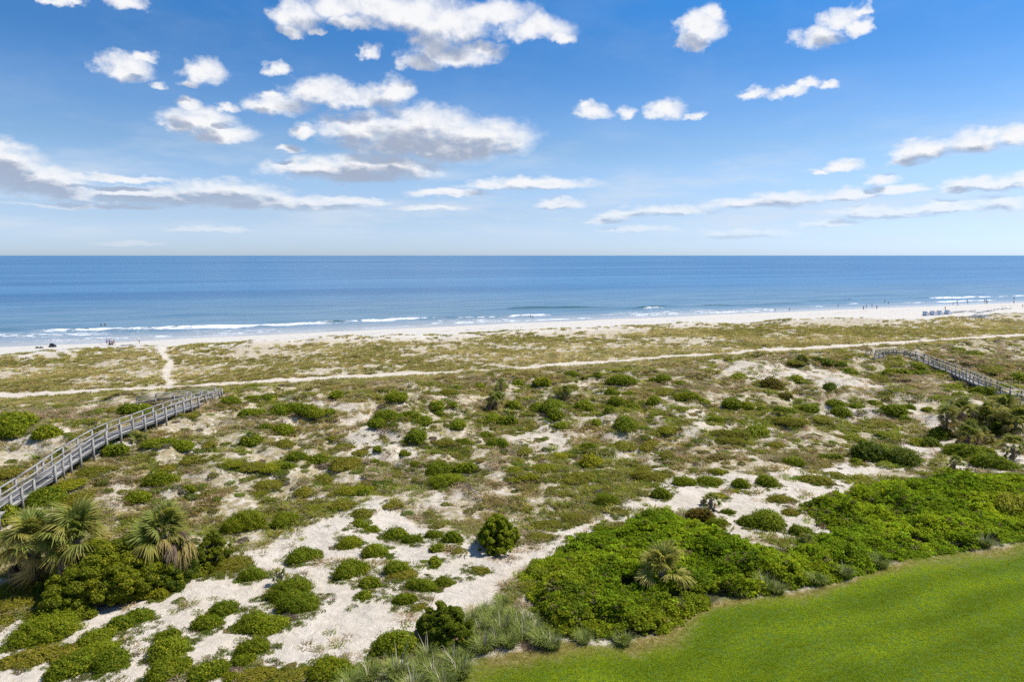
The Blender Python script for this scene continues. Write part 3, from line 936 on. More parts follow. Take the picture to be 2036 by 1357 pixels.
# ------------------------------------------------------------------ shrubs: (tile, list of centre x, y, width, height in that tile's pixels, look)
K = 2.9086
T1, T2, T3, T4, T5, T6 = (0, 680), (0, 960), (650, 960), (1336, 960), (1336, 660), (660, 680)
SHRUBS = [
 (T1, 'b', 0, [(90,470,190,100),(90,530,130,80),(265,540,140,75),(775,395,140,70),(830,375,90,45),(260,915,210,110),(30,1010,90,130),(610,590,90,80),(670,640,120,75),(910,580,190,60),
   (1460,575,120,90),(1640,510,120,80),(1535,490,90,50),(1465,410,140,60),(1610,390,120,80),(1700,385,130,70),(1770,400,120,70),(1830,430,130,60),(1895,410,80,50),(1345,345,110,60),(1545,325,80,45),
   (1470,330,90,40),(1950,310,100,50),(930,800,190,100),(790,900,130,90),(1100,860,80,50),(1400,1050,250,130),(1670,1030,160,90),(1640,720,110,50),(1730,660,120,70),(1840,680,120,80),(1060,620,120,70)]),
 (T1, 'o', 1, [(640,395,80,30),(470,535,80,40),(50,770,120,60),(440,920,180,70),(370,985,120,60),(560,740,160,60),(1110,700,110,50),(950,735,140,50),(1200,600,90,40),(1100,430,90,35),
   (1640,590,110,60),(1440,740,180,60),(1560,830,150,80),(1980,700,120,90),(1880,800,130,70),(1770,870,120,60),(1990,600,110,60),(1930,560,90,40)]),
 (T1, 'l', 1, [(400,850,160,70),(770,665,90,40),(1560,740,130,60),(1830,950,110,60),(1340,720,100,50),(1500,880,110,50)]),
 (T2, 'b', 0, [(1475,525,150,110),(1770,420,180,100),(1655,625,250,150),(1735,715,250,120),(1290,730,160,110),(1200,810,150,110),(1440,805,170,140),(1545,840,240,110),(1470,950,190,130),
   (1400,1040,140,80),(1000,960,200,200),(1000,1090,220,120),(970,885,110,80),(1200,1110,230,110),(230,870,290,170),(810,775,140,90),(690,830,140,80),(560,910,190,80),(430,1070,240,160),(650,1040,170,140),
   (600,970,180,70),(1920,1090,220,130)]),
 (T2, 'l', 0, [(900,650,110,80),(1140,510,130,120),(1340,1130,100,60)]),
 (T2, 'o', 1, [(90,940,100,60),(160,1010,210,110),(120,720,250,60),(270,765,180,70),(40,790,80,80),(100,620,220,110),(1300,500,250,80),(1500,1135,220,60),(1700,1140,260,70),(380,985,130,110)]),
 (T3, 'b', 0, [(120,345,150,110),(190,235,80,80),(270,265,90,60),(390,285,140,110),(490,325,120,70),(290,385,150,120),(160,500,200,120),(250,575,100,110),(220,650,90,70),(405,490,150,120),
   (620,300,100,55),(720,315,130,90),(650,370,90,80),(625,455,85,100),(450,680,140,80),(560,600,190,90),(680,570,120,80),(400,930,260,220),(70,1100,180,100),(240,1080,150,100),(1605,100,150,80),(1925,65,130,75),
   (1215,520,120,110)]),
 (T3, 'o', 1, [(440,545,170,60),(760,390,70,50),(885,505,90,60),(1240,325,160,50),(1700,165,70,35),(1270,240,180,60),(1430,190,150,80),(1180,605,130,80),(530,720,100,50)]),
 (T6, 'b', 0, [(40,310,90,60),(375,335,150,70),(355,285,45,40),(710,260,70,50),(330,430,160,80),(450,420,160,70),(540,470,100,80),(265,490,110,80),(615,380,90,70),(615,415,60,40),(705,370,60,45),
   (720,475,110,80),(490,565,130,100),(750,575,90,50),(935,440,100,80),(1010,455,130,80),(950,580,150,90),(890,535,90,50),(1270,370,130,100),(1290,430,110,90),(1330,480,90,60),(1180,375,100,80),
   (1055,360,90,70),(1070,230,70,50),(1140,255,60,50),(1215,235,100,65),(850,255,90,40),(1455,365,120,80),(1660,230,190,70),(1610,290,90,50),(1720,295,90,40),(1610,385,80,60),(1530,465,60,70),
   (1480,600,90,60),(1390,190,110,35),(1455,200,50,40),(1540,195,70,40),(1740,360,80,70),(1650,350,110,60),(1860,345,100,60),(1695,470,150,140),(1910,205,100,60),(1865,225,60,40),(2010,320,90,60),
   (640,730,180,110),(770,730,130,90),(690,800,250,100),(480,710,60,40),(250,690,60,50),(420,650,60,50),(270,630,50,50),(180,865,90,60)]),
 (T6, 'o', 1, [(255,315,80,40),(550,290,90,45),(680,290,140,40),(655,595,110,65),(1930,290,100,60),(1150,490,80,60),(1110,640,100,60),(1420,770,180,90),(1380,805,100,50),(510,790,110,60),(380,760,130,80),
   (60,940,140,70),(180,990,130,70),(350,950,110,60),(80,690,170,120),(170,640,100,50),(1850,790,250,60),(1830,600,120,90),(1700,600,120,80),(1950,640,140,90),(1810,740,100,70)]),
 (T6, 'l', 1, [(1050,685,80,60),(1060,740,120,60),(1130,790,110,60),(1050,800,100,60),(1230,720,150,80),(130,860,190,70),(1930,530,110,60),(1330,650,110,60)]),
 (T6, 'l', 0, [(1490,680,140,120)]),
 (T5, 'b', 0, [(55,290,80,40),(385,235,100,90),(725,260,90,80),(100,375,150,60),(180,400,90,50),(345,425,120,70),(440,435,80,50),(520,450,80,40),(650,455,110,50),(740,440,90,50),(790,450,100,70),
   (940,420,100,45),(980,470,110,60),(1060,425,80,45),(1170,410,90,35),(1280,470,130,80),(1310,450,80,50),(1350,500,60,40),(1485,455,60,35),(1370,430,70,40),(250,510,100,50),(490,565,130,110),(1560,590,110,80),
   (915,725,120,45),(1065,750,80,55),(700,750,130,60),(550,865,120,80),(390,880,110,65),(215,865,160,60),(60,860,140,80),(1680,700,190,80),(1800,685,100,40),(1870,760,190,90),(1300,225,130,50),(1030,230,90,40),
   (1440,240,110,45),(1430,205,70,35),(1560,230,80,40),(1640,310,90,70),(1660,350,80,60),(1820,350,140,50),(1960,375,90,40),(2010,255,80,70),(1640,100,70,25),(1750,125,90,30)]),
 (T5, 'd', 0, [(1140,690,200,140),(1300,720,190,140),(1490,640,100,70),(915,325,60,60),(840,160,60,30),(900,185,80,50),(970,195,60,35)]),
 (T5, 'r', 0, [(580,305,140,85),(645,370,80,50)]),
 (T5, 'o', 1, [(1250,535,110,55),(1120,530,90,40),(340,590,180,70),(680,525,160,60),(860,515,110,50),(340,640,180,50),(500,690,90,40),(950,830,90,60),(1090,850,110,60),(840,850,180,80),(1200,270,110,50),
   (720,195,100,40),(1850,230,100,60),(600,650,120,50),(1280,180,70,35)]),
 (T5, 'l', 1, [(1030,610,130,60),(265,810,110,50),(350,920,60,35),(430,925,40,30),(260,945,80,50),(1230,600,80,40),(1420,640,90,45)]),
 (T4, 'b', 0, [(520,210,200,170),(430,225,120,80),(750,280,110,90),(320,165,90,45),(255,235,130,70)]),
 (T4, 'o', 1, [(625,90,130,55),(690,170,100,50)]),
 (T4, 'r', 0, [(160,185,140,100)]),
 (T4, 'l', 0, [(1940,120,200,170)]),
]
flat_list = [(x0 + cx / K, y0 + cy / K, w / K, h / K, mk, low) for ((x0, y0), mk, low, lst) in SHRUBS for (cx, cy, w, h) in lst]
A = np.array([f[:4] for f in flat_list])
front = ground_at(A[:, 0], A[:, 1] + A[:, 3] * 0.46)
FOOTPRINTS = []       # x, y, radius of every shrub, so that low plants keep out
for i, (px, py, w, h, mk, low) in enumerate(flat_list):
    F = front[i]
    dep = math.hypot(math.hypot(F[0], F[1]), CAM_Z - F[2])
    mpp = dep / FPX
    sin_d = (CAM_Z - F[2]) / dep
    width = w * mpp
    width *= 1.10
    tall = width * (0.47 if not low else 0.27)
    tall = min(tall, 0.85 * h * mpp)
    rd = (h * mpp - tall * 0.75) / (2 * sin_d)
    rd = min(max(rd, width * 0.30), width * 0.85)
    if h > 0.95 * w:
        tall = max(tall, (h * mpp - 2 * rd * sin_d) / 0.8)
    dirv = np.array([F[0], F[1]]) / math.hypot(F[0], F[1])
    c = F[:2] + dirv * rd * 0.9
    z = float(terrain_z(c[0], c[1]))
    leaf = max(0.085, 1.35 * dep / 682) / (width / 2)
    rel = min((0.05, 0.08, 0.12, 0.18), key=lambda q: abs(math.log(q / leaf)))
    var = (i * 7 + 3) % (5 if rel > 0.07 else 3)
    o = bpy.data.objects.new('low_shrub' if low else 'dune_shrub', mound_mesh(mk, rel, var, low))
    o.location = (c[0], c[1], z - 0.04)
    ang = math.atan2(dirv[0], dirv[1])
    o.rotation_euler = (0, 0, -ang + random.uniform(-0.3, 0.3) + (math.pi if i % 2 else 0))
    o.scale = (width / 2 * 1.08, rd * 1.12, tall / 0.78)
    link(o)
    FOOTPRINTS.append((c[0], c[1], (width / 2 + rd) / 2))
    tag(o, category='shrub', group='low olive shrubs on the dunes' if low else 'leafy green shrub mounds on the dunes')
    label_later(o, px, py, f'{size_word(width)} {LOOK[mk]} {"spreading shrub" if low else "rounded shrub"}')
FOOTPRINTS = np.array(FOOTPRINTS)


# ------------------------------------------------------------------ taller shrubs and the lone tree: trunk limbs + lobed crown
def limb(p0, p1, r0, r1, sides=6):
    p0, p1 = np.array(p0, float), np.array(p1, float)
    d = p1 - p0
    d /= np.linalg.norm(d)
    a = np.cross(d, [0, 0, 1.0] if abs(d[2]) < 0.9 else [1.0, 0, 0])
    a /= np.linalg.norm(a)
    c = np.cross(d, a)
    vs = []
    for p, r in ((p0, r0), (p1, r1)):
        for i in range(sides):
            th = 2 * math.pi * i / sides
            vs.append(p + r * (math.cos(th) * a + math.sin(th) * c))
    fs = [(i, (i + 1) % sides, sides + (i + 1) % sides, sides + i) for i in range(sides)]
    return vs, fs


def join(parts):
    vs, fs, o = [], [], 0
    for v, f in parts:
        vs += [tuple(q) for q in v]
        fs += [tuple(i + o for i in q) for q in f]
        o += len(v)
    return np.array(vs), np.array(fs)


def tall_shrub(name, px, py_base, w_px, h_px, mk, seed, words, category, lobes=16, leaf=0.10, group=None):
    P = ground_at(px, py_base)[0]
    dep = math.sqrt(P[0] ** 2 + P[1] ** 2 + (CAM_Z - P[2]) ** 2)
    w, h = w_px * dep / FPX, h_px * dep / FPX
    d2 = P[:2] / np.linalg.norm(P[:2])
    base = P[:2] + d2 * w * 0.22
    z = float(terrain_z(base[0], base[1]))
    root = empty(name, (base[0], base[1], z), random.uniform(0, 6))
    rng = np.random.default_rng(seed)
    tall = max(h - w * 0.30, h * 0.62)
    v_all, f_all, r_all, o = [], [], [], 0
    limbs = []
    ph = rng.uniform(0, 6.28, 6)
    for k in range(lobes * 20):                   # separate leafy sprays through an uneven envelope
        th, q = rng.uniform(0, 6.28), rng.uniform(0, 1) ** 0.45
        up = rng.uniform(0.06, 1.0)
        env = (1 + 0.22 * math.sin(2 * th + ph[0]) + 0.16 * math.sin(3 * th + ph[1] + 3 * up) + 0.12 * math.sin(5 * th + ph[2] - 5 * up)) * math.sqrt(max(1 - (max(up - 0.25, 0) / 0.78) ** 2.2, 0.02))
        r = (w / 2) * 0.86 * q * env
        c = np.array([r * math.cos(th), r * math.sin(th), up * tall * (0.88 + 0.14 * math.sin(3 * th + ph[3]))])
        rj = w * rng.uniform(0.028, 0.066)
        n = int(2.4 * 12.5 * rj * rj / (leaf * leaf * 0.55))
        d = rng.normal(size=(n, 3))
        d /= np.linalg.norm(d, axis=1, keepdims=True)
        p = c + d * (rj * rng.uniform(0.3, 1.25, n) ** 0.7)[:, None] * np.array([1, 1, 0.7])
        keep = p[:, 2] > 0.02
        v, f, rn = leaf_quads(p[keep], (d + 0.6 * rng.normal(size=d.shape) + np.array([0, 0, .3]))[keep], leaf, rng)
        v_all.append(v)
        f_all.append(f + o)
        r_all.append(np.clip(rn * 0.65 + rng.uniform(0, 0.35), 0, 1))
        o += len(v)
        if k % 8 == 0:
            limbs.append(limb((r * 0.1 * math.cos(th), r * 0.1 * math.sin(th), -0.1), c, 0.05 * w / 3 + 0.02, 0.012))
    obj('crown', mesh_np('crown', np.concatenate(v_all), np.concatenate(f_all), [LEAF_MATS[mk]], fattr=dict(rnd=np.concatenate(r_all))), root)
    tv, tf = join(limbs)
    obj('trunk', mesh_np('trunk', tv, tf, [m_bark]), root)
    tag(root, words, category, group)
    return root


tall_shrub('leafy_tree', 990, 1098, 98, 92, 'b', 301, 'lone rounded leafy green tree on sand in the middle of the dunes', 'tree', 18, 0.12)
tall_shrub('large_shrub', 887, 1288, 122, 100, 'g', 302, 'tall dark green shrub with golden tips beside the grass clumps', 'shrub', 18, 0.10)
tall_shrub('large_shrub', 225, 1208, 185, 150, 'g', 303, 'broad golden green thicket in front of the palms', 'shrub', 30, 0.12)
tall_shrub('large_shrub', 425, 1128, 75, 75, 'g', 304, 'golden green shrub at the right foot of the shaggy palm', 'shrub', 12, 0.11)
tall_shrub('large_shrub', 272, 1115, 70, 66, 'g', 305, 'golden green shrub between the twin palms and the shaggy palm', 'shrub', 12, 0.11)
tall_shrub('large_shrub', 345, 1160, 130, 85, 'd', 306, 'dark green undergrowth shrub beneath the shaggy palm', 'shrub', 16, 0.11)
tall_shrub('large_shrub', 1955, 865, 70, 60, 'd', 307, 'dark shrub filling the shade inside the palm grove', 'shrub', 12, 0.14)
tall_shrub('large_shrub', 140, 1195, 100, 66, 'd', 308, 'dark green undergrowth shrub beneath the twin fan palms', 'shrub', 12, 0.11)

# ------------------------------------------------------------------ fan palms: trunk and fronds, each frond a part
def frond_material(name, base, tip, rough=0.5):
    m, g, b = material(name)
    oi = g.new('ShaderNodeObjectInfo')
    col = g.mix(g.math('POWER', g.attr('along'), 2.2), base, tip)
    col = g.mix(g.math('MULTIPLY', g.attr('rnd'), 0.45), col, g.vmath('MULTIPLY', col, (0.55, 0.6, 0.6)))
    col = g.mix(g.math('MULTIPLY', oi.outputs['Random'], 0.35), col, (0.20, 0.17, 0.06, 1))
    g.put(b.inputs['Base Color'], col)
    b.inputs['Roughness'].default_value = rough
    b.inputs['Specular IOR Level'].default_value = 0.15
    tr = g.new('ShaderNodeBsdfTranslucent')
    g.put(tr.inputs['Color'], g.vmath('MULTIPLY', col, (1.3, 1.25, 0.9)))
    ms = g.new('ShaderNodeMixShader')
    ms.inputs[0].default_value = 0.35
    g.l.new(b.outputs[0], ms.inputs[1])
    g.l.new(tr.outputs[0], ms.inputs[2])
    g.l.new(ms.outputs[0], g.n['Material Output'].inputs['Surface'])
    return m


FROND_MATS = [
    frond_material('frond_green', (0.166, 0.222, 0.030, 1), (0.339, 0.342, 0.075, 1)),
    frond_material('frond_yellow_green', (0.237, 0.246, 0.030, 1), (0.486, 0.396, 0.095, 1)),
    frond_material('frond_straw', (0.384, 0.300, 0.085, 1), (0.576, 0.408, 0.170, 1), 0.7),
    frond_material('frond_dead', (0.20, 0.14, 0.10, 1), (0.30, 0.21, 0.16, 1), 0.9),
    frond_material('frond_gold', (0.34, 0.33, 0.04, 1), (0.56, 0.46, 0.13, 1)),
]


def frond_mesh(kind, seed):
    """Petiole along +X, fan of drooping segments at its end; total reach about 1."""
    rng = np.random.default_rng(seed)
    droop = (0.55, 0.85, 1.15, 1.35, 0.55)[kind]
    span = (2.05, 1.9, 1.35, 0.75, 2.0)[kind]
    vs, fs, rn, al = [], [], [], []
    # petiole
    pts = [np.array([x, 0, 0.10 * math.sin(x * 3) * 0.5]) for x in (0, 0.20, 0.42, 0.60)]
    for i in range(3):
        a, c = pts[i], pts[i + 1]
        wv = np.array([0, 0.016 - 0.003 * i, 0])
        o = len(vs)
        vs += [a - wv, a + wv, c + wv * 0.8, c - wv * 0.8]
        fs.append((o, o + 1, o + 2, o + 3))
        rn.append(0.2)
        al += [0.2] * 4
    hub = pts[-1]
    nseg = 30
    for k in range(nseg):
        t = (k + 0.5) / nseg * 2 - 1
        ang = t * span + rng.normal() * 0.03
        ln = 0.46 * (1 - 0.25 * abs(t) ** 2) * rng.uniform(0.85, 1.1)
        d = np.array([math.cos(ang), math.sin(ang), 0.25 * (1 - abs(t)) - 0.05])
        side = np.array([-math.sin(ang), math.cos(ang), 0.0])
        wd = 0.022
        tw = rng.normal() * 0.5
        side = side + np.array([0, 0, (0.45 if k % 2 else -0.45) + 0.3 * tw])
        side /= np.linalg.norm(side)
        prev = None
        for j, q in enumerate((0.0, 0.35, 0.68, 1.0)):
            p = hub + d * ln * q + np.array([0, 0, -droop * ln * q ** 2.4]) * (1 + 0.2 * rng.normal())
            hw = side * wd * (0.45, 1.0, 0.75, 0.08)[j]
            cur = (p - hw, p + hw)
            if prev is not None:
                o = len(vs)
                vs += [prev[0], prev[1], cur[1], cur[0]]
                fs.append((o, o + 1, o + 2, o + 3))
                rn.append(rng.uniform())
                q0 = (0.0, 0.35, 0.68)[j - 1]
                al += [q0, q0, q, q]
            prev = cur
    return mesh_np('frond', np.array(vs), np.array(fs), [FROND_MATS[kind]], False, fattr=dict(rnd=rn), vattr=dict(along=al))


FRONDS = {k: [frond_mesh(k, 500 + k * 10 + j) for j in range(3)] for k in range(5)}


def palm_trunk(h, r, seed):
    rng = np.random.default_rng(seed)
    parts = []
    n = max(2, int(h / 0.25))
    bend = rng.normal(size=2) * 0.06
    ctr = lambda q: np.array([bend[0] * q * q * h, bend[1] * q * q * h, q * h - 0.15])
    for i in range(n):
        parts.append(limb(ctr(i / n), ctr((i + 1) / n), r * (1.05 - 0.1 * (i % 2)), r * (0.95 + 0.12 * (i % 2)), 9))
    for k in range(int(16 * max(h, 0.8))):        # old leaf bases
        q, a = rng.uniform(0.1, 1), rng.uniform(0, 6.28)
        p = ctr(q) + r * np.array([math.cos(a), math.sin(a), 0])
        parts.append(limb(p, p + np.array([math.cos(a) * 0.14, math.sin(a) * 0.14, 0.2]), 0.045, 0.015, 4))
    v, f = join(parts)
    return mesh_np('trunk', v, f, [m_bark]), ctr(1.0)


def palm(px, py_base, crown_w, crown_h, n, seed, words, trunk_h=None, dead=0.25, gold=0.0, lean=0.0, zfun_extra=0.0):
    """crown_w: crown width in photograph pixels; crown_h: height of the crown centre above the base in the same pixels."""
    P = ground_at(px, py_base)[0]
    dep = math.sqrt(P[0] ** 2 + P[1] ** 2 + (CAM_Z - P[2]) ** 2)
    reach = crown_w * dep / FPX / 2
    th = crown_h * dep / FPX / math.cos(math.asin((CAM_Z - P[2]) / dep)) if trunk_h is None else trunk_h
    root = empty('fan_palm', (P[0], P[1], P[2]), random.uniform(0, 6))
    root.rotation_euler.x = lean
    rng = np.random.default_rng(seed)
    tm, top = palm_trunk(th, 0.13 + 0.02 * reach, seed)
    obj('trunk', tm, root)
    n = int(n * 1.35)
    dead = min(dead + 0.08, 0.6)
    for k in range(n):
        f = k / (n - 1)
        el = math.radians(78 - 128 * f ** 1.15) + rng.normal() * 0.2
        az = k * 2.39996 + rng.normal() * 0.35
        if f > 1 - dead:
            kind = 3 if rng.uniform() < 0.6 else 2
        elif f > 0.55:
            kind = 2 if rng.uniform() < 0.45 else 1
        else:
            kind = 0 if rng.uniform() > 0.35 else 1
        if gold and rng.uniform() < gold and kind < 3:
            kind = 4
        o = bpy.data.objects.new('frond', FRONDS[kind][int(rng.integers(3))])
        o.location = Vector(top) + Vector((0, 0, -0.12 - 0.35 * f * min(th, 1.0)))
        o.rotation_euler = (rng.normal() * 0.45, -el, az)
        sc = reach * rng.uniform(0.62, 1.10) * (1.0 if kind < 2 else 0.92)
        o.scale = (sc, sc, sc)
        link(o, root)
    tag(root, words, 'palm', 'fan palms on the dunes')
    return root


palm(70, 1168, 112, 75, 34, 1, 'leftmost of the twin fan palms near the boardwalk', dead=0.28)
palm(165, 1166, 135, 78, 40, 2, 'fan palm beside the golden green thicket, right one of the twin palms', dead=0.24)
palm(118, 1150, 95, 60, 26, 20, 'short fan palm squeezed between the twin fan palms', dead=0.3)
palm(350, 1150, 125, 75, 44, 3, 'shaggy fan palm with hanging brown fronds rising from golden green shrubs', dead=0.36)
palm(1315, 1165, 124, 44, 26, 4, 'yellowing fan palm standing in the vine thicket', dead=0.10, gold=0.85, trunk_h=1.0)
palm(985, 812, 53, 19, 26, 5, 'front fan palm of the pair on the dune ridge', dead=0.3)
palm(993, 792, 32, 29, 20, 6, 'rear fan palm of the pair on the dune ridge', dead=0.25)
palm(1124, 790, 38, 10, 26, 7, 'round palmetto alone on the dune ridge', dead=0.1)
palm(1876, 868, 49, 40, 26, 8, 'leftmost tall palm of the grove by the receding boardwalk', dead=0.4)
palm(1908, 865, 54, 42, 28, 9, 'tall palm of the grove, second from the left', dead=0.4)
palm(1950, 862, 55, 32, 28, 10, 'palm in the middle of the grove by the receding boardwalk', dead=0.3)
palm(1992, 850, 60, 29, 26, 11, 'rearmost palm of the grove, closest to the receding boardwalk', dead=0.15)
palm(2018, 872, 64, 27, 28, 12, 'bright green palm at the right end of the grove', dead=0.12)
palm(1925, 884, 55, 19, 26, 13, 'short shaggy palm at the front foot of the grove', dead=0.35)
palm(1958, 882, 34, 14, 18, 21, 'small straw coloured palm low at the front of the grove', dead=0.5)
palm(2014, 915, 44, 24, 22, 14, 'slim small palm with visible trunk on sand in front of the grove', dead=0.3)
palm(1896, 935, 29, 16, 16, 15, 'young palm on sand at the upper edge of the vine thicket', dead=0.3)
palm(558, 1165, 44, 24, 14, 16, 'young palm growing out of a shrub mound on sand', dead=0.15)
palm(1413, 1012, 44, 19, 12, 17, 'young thin palm on bare sand above the vine thicket', dead=0.15)
palm(1398, 1005, 21, 12, 8, 22, 'seedling palm left of the young thin palm on bare sand', dead=0.1)
palm(1595, 718, 32, 6, 30, 18, 'spiky agave like palmetto near the sand track', trunk_h=0.25, dead=0.1)
palm(275, 882, 44, 10, 20, 19, 'low palmetto in front of the long boardwalk', trunk_h=0.3, dead=0.08)
palm(1600, 1078, 38, 8, 12, 23, 'small rusty palmetto at the upper edge of the vine thicket', trunk_h=0.2, dead=0.7)
palm(500, 882, 28, 12, 14, 24, 'small palmetto rising from a rounded shrub right of the long boardwalk', trunk_h=0.9, dead=0.1)
palm(8, 985, 38, 14, 16, 25, 'palmetto at the left picture edge behind the long boardwalk', trunk_h=0.3, dead=0.1)

# ------------------------------------------------------------------ scattered ground plants (too many to count): points carrying small plants
def blades_mesh(name, n, height, spread, width, seed, lean=0.5, curl=0.35):
    rng = np.random.default_rng(seed)
    vs, fs, rn = [], [], []
    for k in range(n):
        a = rng.uniform(0, 6.28)
        r = spread * math.sqrt(rng.uniform())
        p = np.array([r * math.cos(a) * 0.5, r * math.sin(a) * 0.5, -0.02])
        a2 = a + rng.normal() * 0.7
        out = np.array([math.cos(a2), math.sin(a2), 0])
        side = np.array([-math.sin(a2), math.cos(a2), 0]) * width
        h = height * rng.uniform(0.55, 1.1)
        ln = lean * rng.uniform(0.3, 1.2) * h
        m = p + np.array([0, 0, h * 0.6]) + out * ln * 0.4
        e = p + np.array([0, 0, h * (1 - curl * rng.uniform())]) + out * ln
        o = len(vs)
        vs += [p - side, p + side, m + side * 0.8, m - side * 0.8, e + side * 0.15, e - side * 0.15]
        fs += [(o, o + 1, o + 2, o + 3), (o + 3, o + 2, o + 4, o + 5)]
        rn += [rng.uniform()] * 2
    return mesh_np(name, np.array(vs), np.array(fs), [m_scatter], fattr=dict(rnd=rn))


def sprig_mesh(name, n, radius, height, leaf, seed, mat=None, narrow=0.55):
    rng = np.random.default_rng(seed)
    d = rng.normal(size=(n, 3))
    d[:, 2] = np.abs(d[:, 2])
    d /= np.linalg.norm(d, axis=1, keepdims=True)
    q = rng.uniform(0.35, 1, n)[:, None]
    P = d * q * np.array([radius, radius, height])
    v, f, r = leaf_quads(P, d + 0.8 * rng.normal(size=d.shape) + np.array([0, 0, 0.4]), leaf, rng, narrow)
    return mesh_np(name, v, f, [mat or m_scatter], fattr=dict(rnd=r))


def proto_collection(name, meshes):
    c = bpy.data.collections.new(name)
    for i, me in enumerate(meshes):
        c.objects.link(bpy.data.objects.new(f'{name}_{i:02d}', me))
    return c


def scatter_object(name, P, rotz, scl, col, idx, protos, label, tilt=None):
    """One object: every point carries one of the small plant meshes."""
    me = bpy.data.meshes.new(name)
    n = len(P)
    me.vertices.add(n)
    me.vertices.foreach_set('co', np.asarray(P, np.float32).ravel())
    rot = np.zeros((n, 3), np.float32)
    rot[:, 2] = rotz
    if tilt is not None:
        rot[:, :2] = tilt
    a = me.attributes.new('rot', 'FLOAT_VECTOR', 'POINT')
    a.data.foreach_set('vector', rot.ravel())
    a = me.attributes.new('scl', 'FLOAT_VECTOR', 'POINT')
    a.data.foreach_set('vector', np.asarray(scl, np.float32).ravel())
    c4 = np.ones((n, 4), np.float32)
    c4[:, :3] = col
    a = me.attributes.new('col', 'FLOAT_COLOR', 'POINT')
    a.data.foreach_set('color', c4.ravel())
    a = me.attributes.new('pick', 'INT', 'POINT')
    a.data.foreach_set('value', np.asarray(idx, np.int32))
    o = obj(name, me)
    ng = bpy.data.node_groups.new(name + '_scatter', 'GeometryNodeTree')
    ng.interface.new_socket('Geometry', in_out='INPUT', socket_type='NodeSocketGeometry')
    ng.interface.new_socket('Geometry', in_out='OUTPUT', socket_type='NodeSocketGeometry')
    gi, go = ng.nodes.new('NodeGroupInput'), ng.nodes.new('NodeGroupOutput')
    ci = ng.nodes.new('GeometryNodeCollectionInfo')
    ci.inputs['Collection'].default_value = proto_collection(name + '_plants', protos)
    ci.inputs['Separate Children'].default_value = True
    ci.inputs['Reset Children'].default_value = True
    ip = ng.nodes.new('GeometryNodeInstanceOnPoints')
    ip.inputs['Pick Instance'].default_value = True
    ng.links.new(gi.outputs[0], ip.inputs['Points'])
    ng.links.new(ci.outputs[0], ip.inputs['Instance'])
    for nm, dt, sock in (('pick', 'INT', 'Instance Index'), ('rot', 'FLOAT_VECTOR', 'Rotation'), ('scl', 'FLOAT_VECTOR', 'Scale')):
        na_ = ng.nodes.new('GeometryNodeInputNamedAttribute')
        na_.data_type = dt
        na_.inputs['Name'].default_value = nm
        ng.links.new(na_.outputs['Attribute'], ip.inputs[sock])
    ng.links.new(ip.outputs[0], go.inputs[0])
    md = o.modifiers.new('scatter', 'NODES')
    md.node_group = ng
    tag(o, label, kind='stuff')
    return o


HALF_AZ = R(44)


def throw(r0, r1, per_m2):
    n = int(HALF_AZ * (r1 * r1 - r0 * r0) * per_m2)
    r = np.sqrt(RNG.uniform(r0 * r0, r1 * r1, n))
    a = RNG.uniform(-HALF_AZ, HALF_AZ, n)
    return r * np.sin(a), r * np.cos(a)


def throw_bands(bands):
    X, Y = [], []
    for r0, r1, d in bands:
        x, y = throw(r0, r1, d)
        X.append(x)
        Y.append(y)
    return np.concatenate(X), np.concatenate(Y)


def lerp3(a, b, f):
    return np.array(a)[None] * (1 - f[:, None]) + np.array(b)[None] * f[:, None]


def jitter(col, rng_amt=0.18):
    n = len(col)
    return np.clip(col * (1 + RNG.normal(size=(n, 1)) * rng_amt) * (1 + RNG.normal(size=(n, 3)) * 0.05), 0.006, 0.8)


# --- 1. dune grass on the seaward plain
x, y = throw_bands([(95, 150, 3.0), (150, 210, 2.1), (210, 400, 1.3)])
s, t = st(x, y)
cov = 0.88 + 0.6 * fbm(x, y, 11, 3, 201) + 0.55 * fbm(x, y, 2.6, 2, 202)
cov = cov - 0.55 * sstep(0, .5, fbm(x, y, 23, 3, 203)) * sstep(126, 134, s)
sc_ = s + 13 * sstep(90, 250, t)
fore_sand = sstep(158, 164, sc_ + 2.5 * fbm(x, y, 16, 2, 204))
cov = cov - 0.62 * fore_sand + 0.35 * sstep(170, 173, sc_) * (1 - sstep(174, 177, sc_))
on_far = np.exp(-((s - 176 - 0.02 * (t - 330)) / 9) ** 2) * sstep(290, 318, t) > 0.35
cov = np.where(on_far, 0.9 + .5 * fbm(x, y, 4, 2, 208), cov)
cov = cov + 0.35 * (1 - sstep(104, 116, s))
keep = (s > 97 + 4 * fbm(x, y, 9, 2, 205)) & ((sc_ < 177) | on_far) & (RNG.uniform(0, 1, len(x)) < np.clip(cov, 0.03, 1)) & (track_amount(x, y) < 0.12 + 0.25 * RNG.uniform(size=len(x)))
x, y, s = x[keep], y[keep], s[keep]
n = len(x)
f1 = sstep(-.5, .6, fbm(x, y, 15, 3, 206))
f2 = sstep(0.1, .8, fbm(x, y, 6, 3, 207))
col = lerp3((0.295, 0.255, 0.085), (0.43, 0.36, 0.17), f1)
col = col * (1 - f2[:, None] * .6) + np.array([[0.195, 0.195, 0.050]]) * f2[:, None] * .6
far = sstep(150, 175, s)[:, None]
col = col * (1 - .5 * far) + np.array([[0.32, 0.29, 0.10]]) * .5 * far
col = jitter(col, 0.2)
sz = RNG.uniform(0.75, 1.45, n) * np.where(np.hypot(x, y) > 160, 1.25, 1.0)
scl = np.stack([sz * 1.25, sz * 1.25, sz * RNG.uniform(0.7, 1.1, n)], 1)
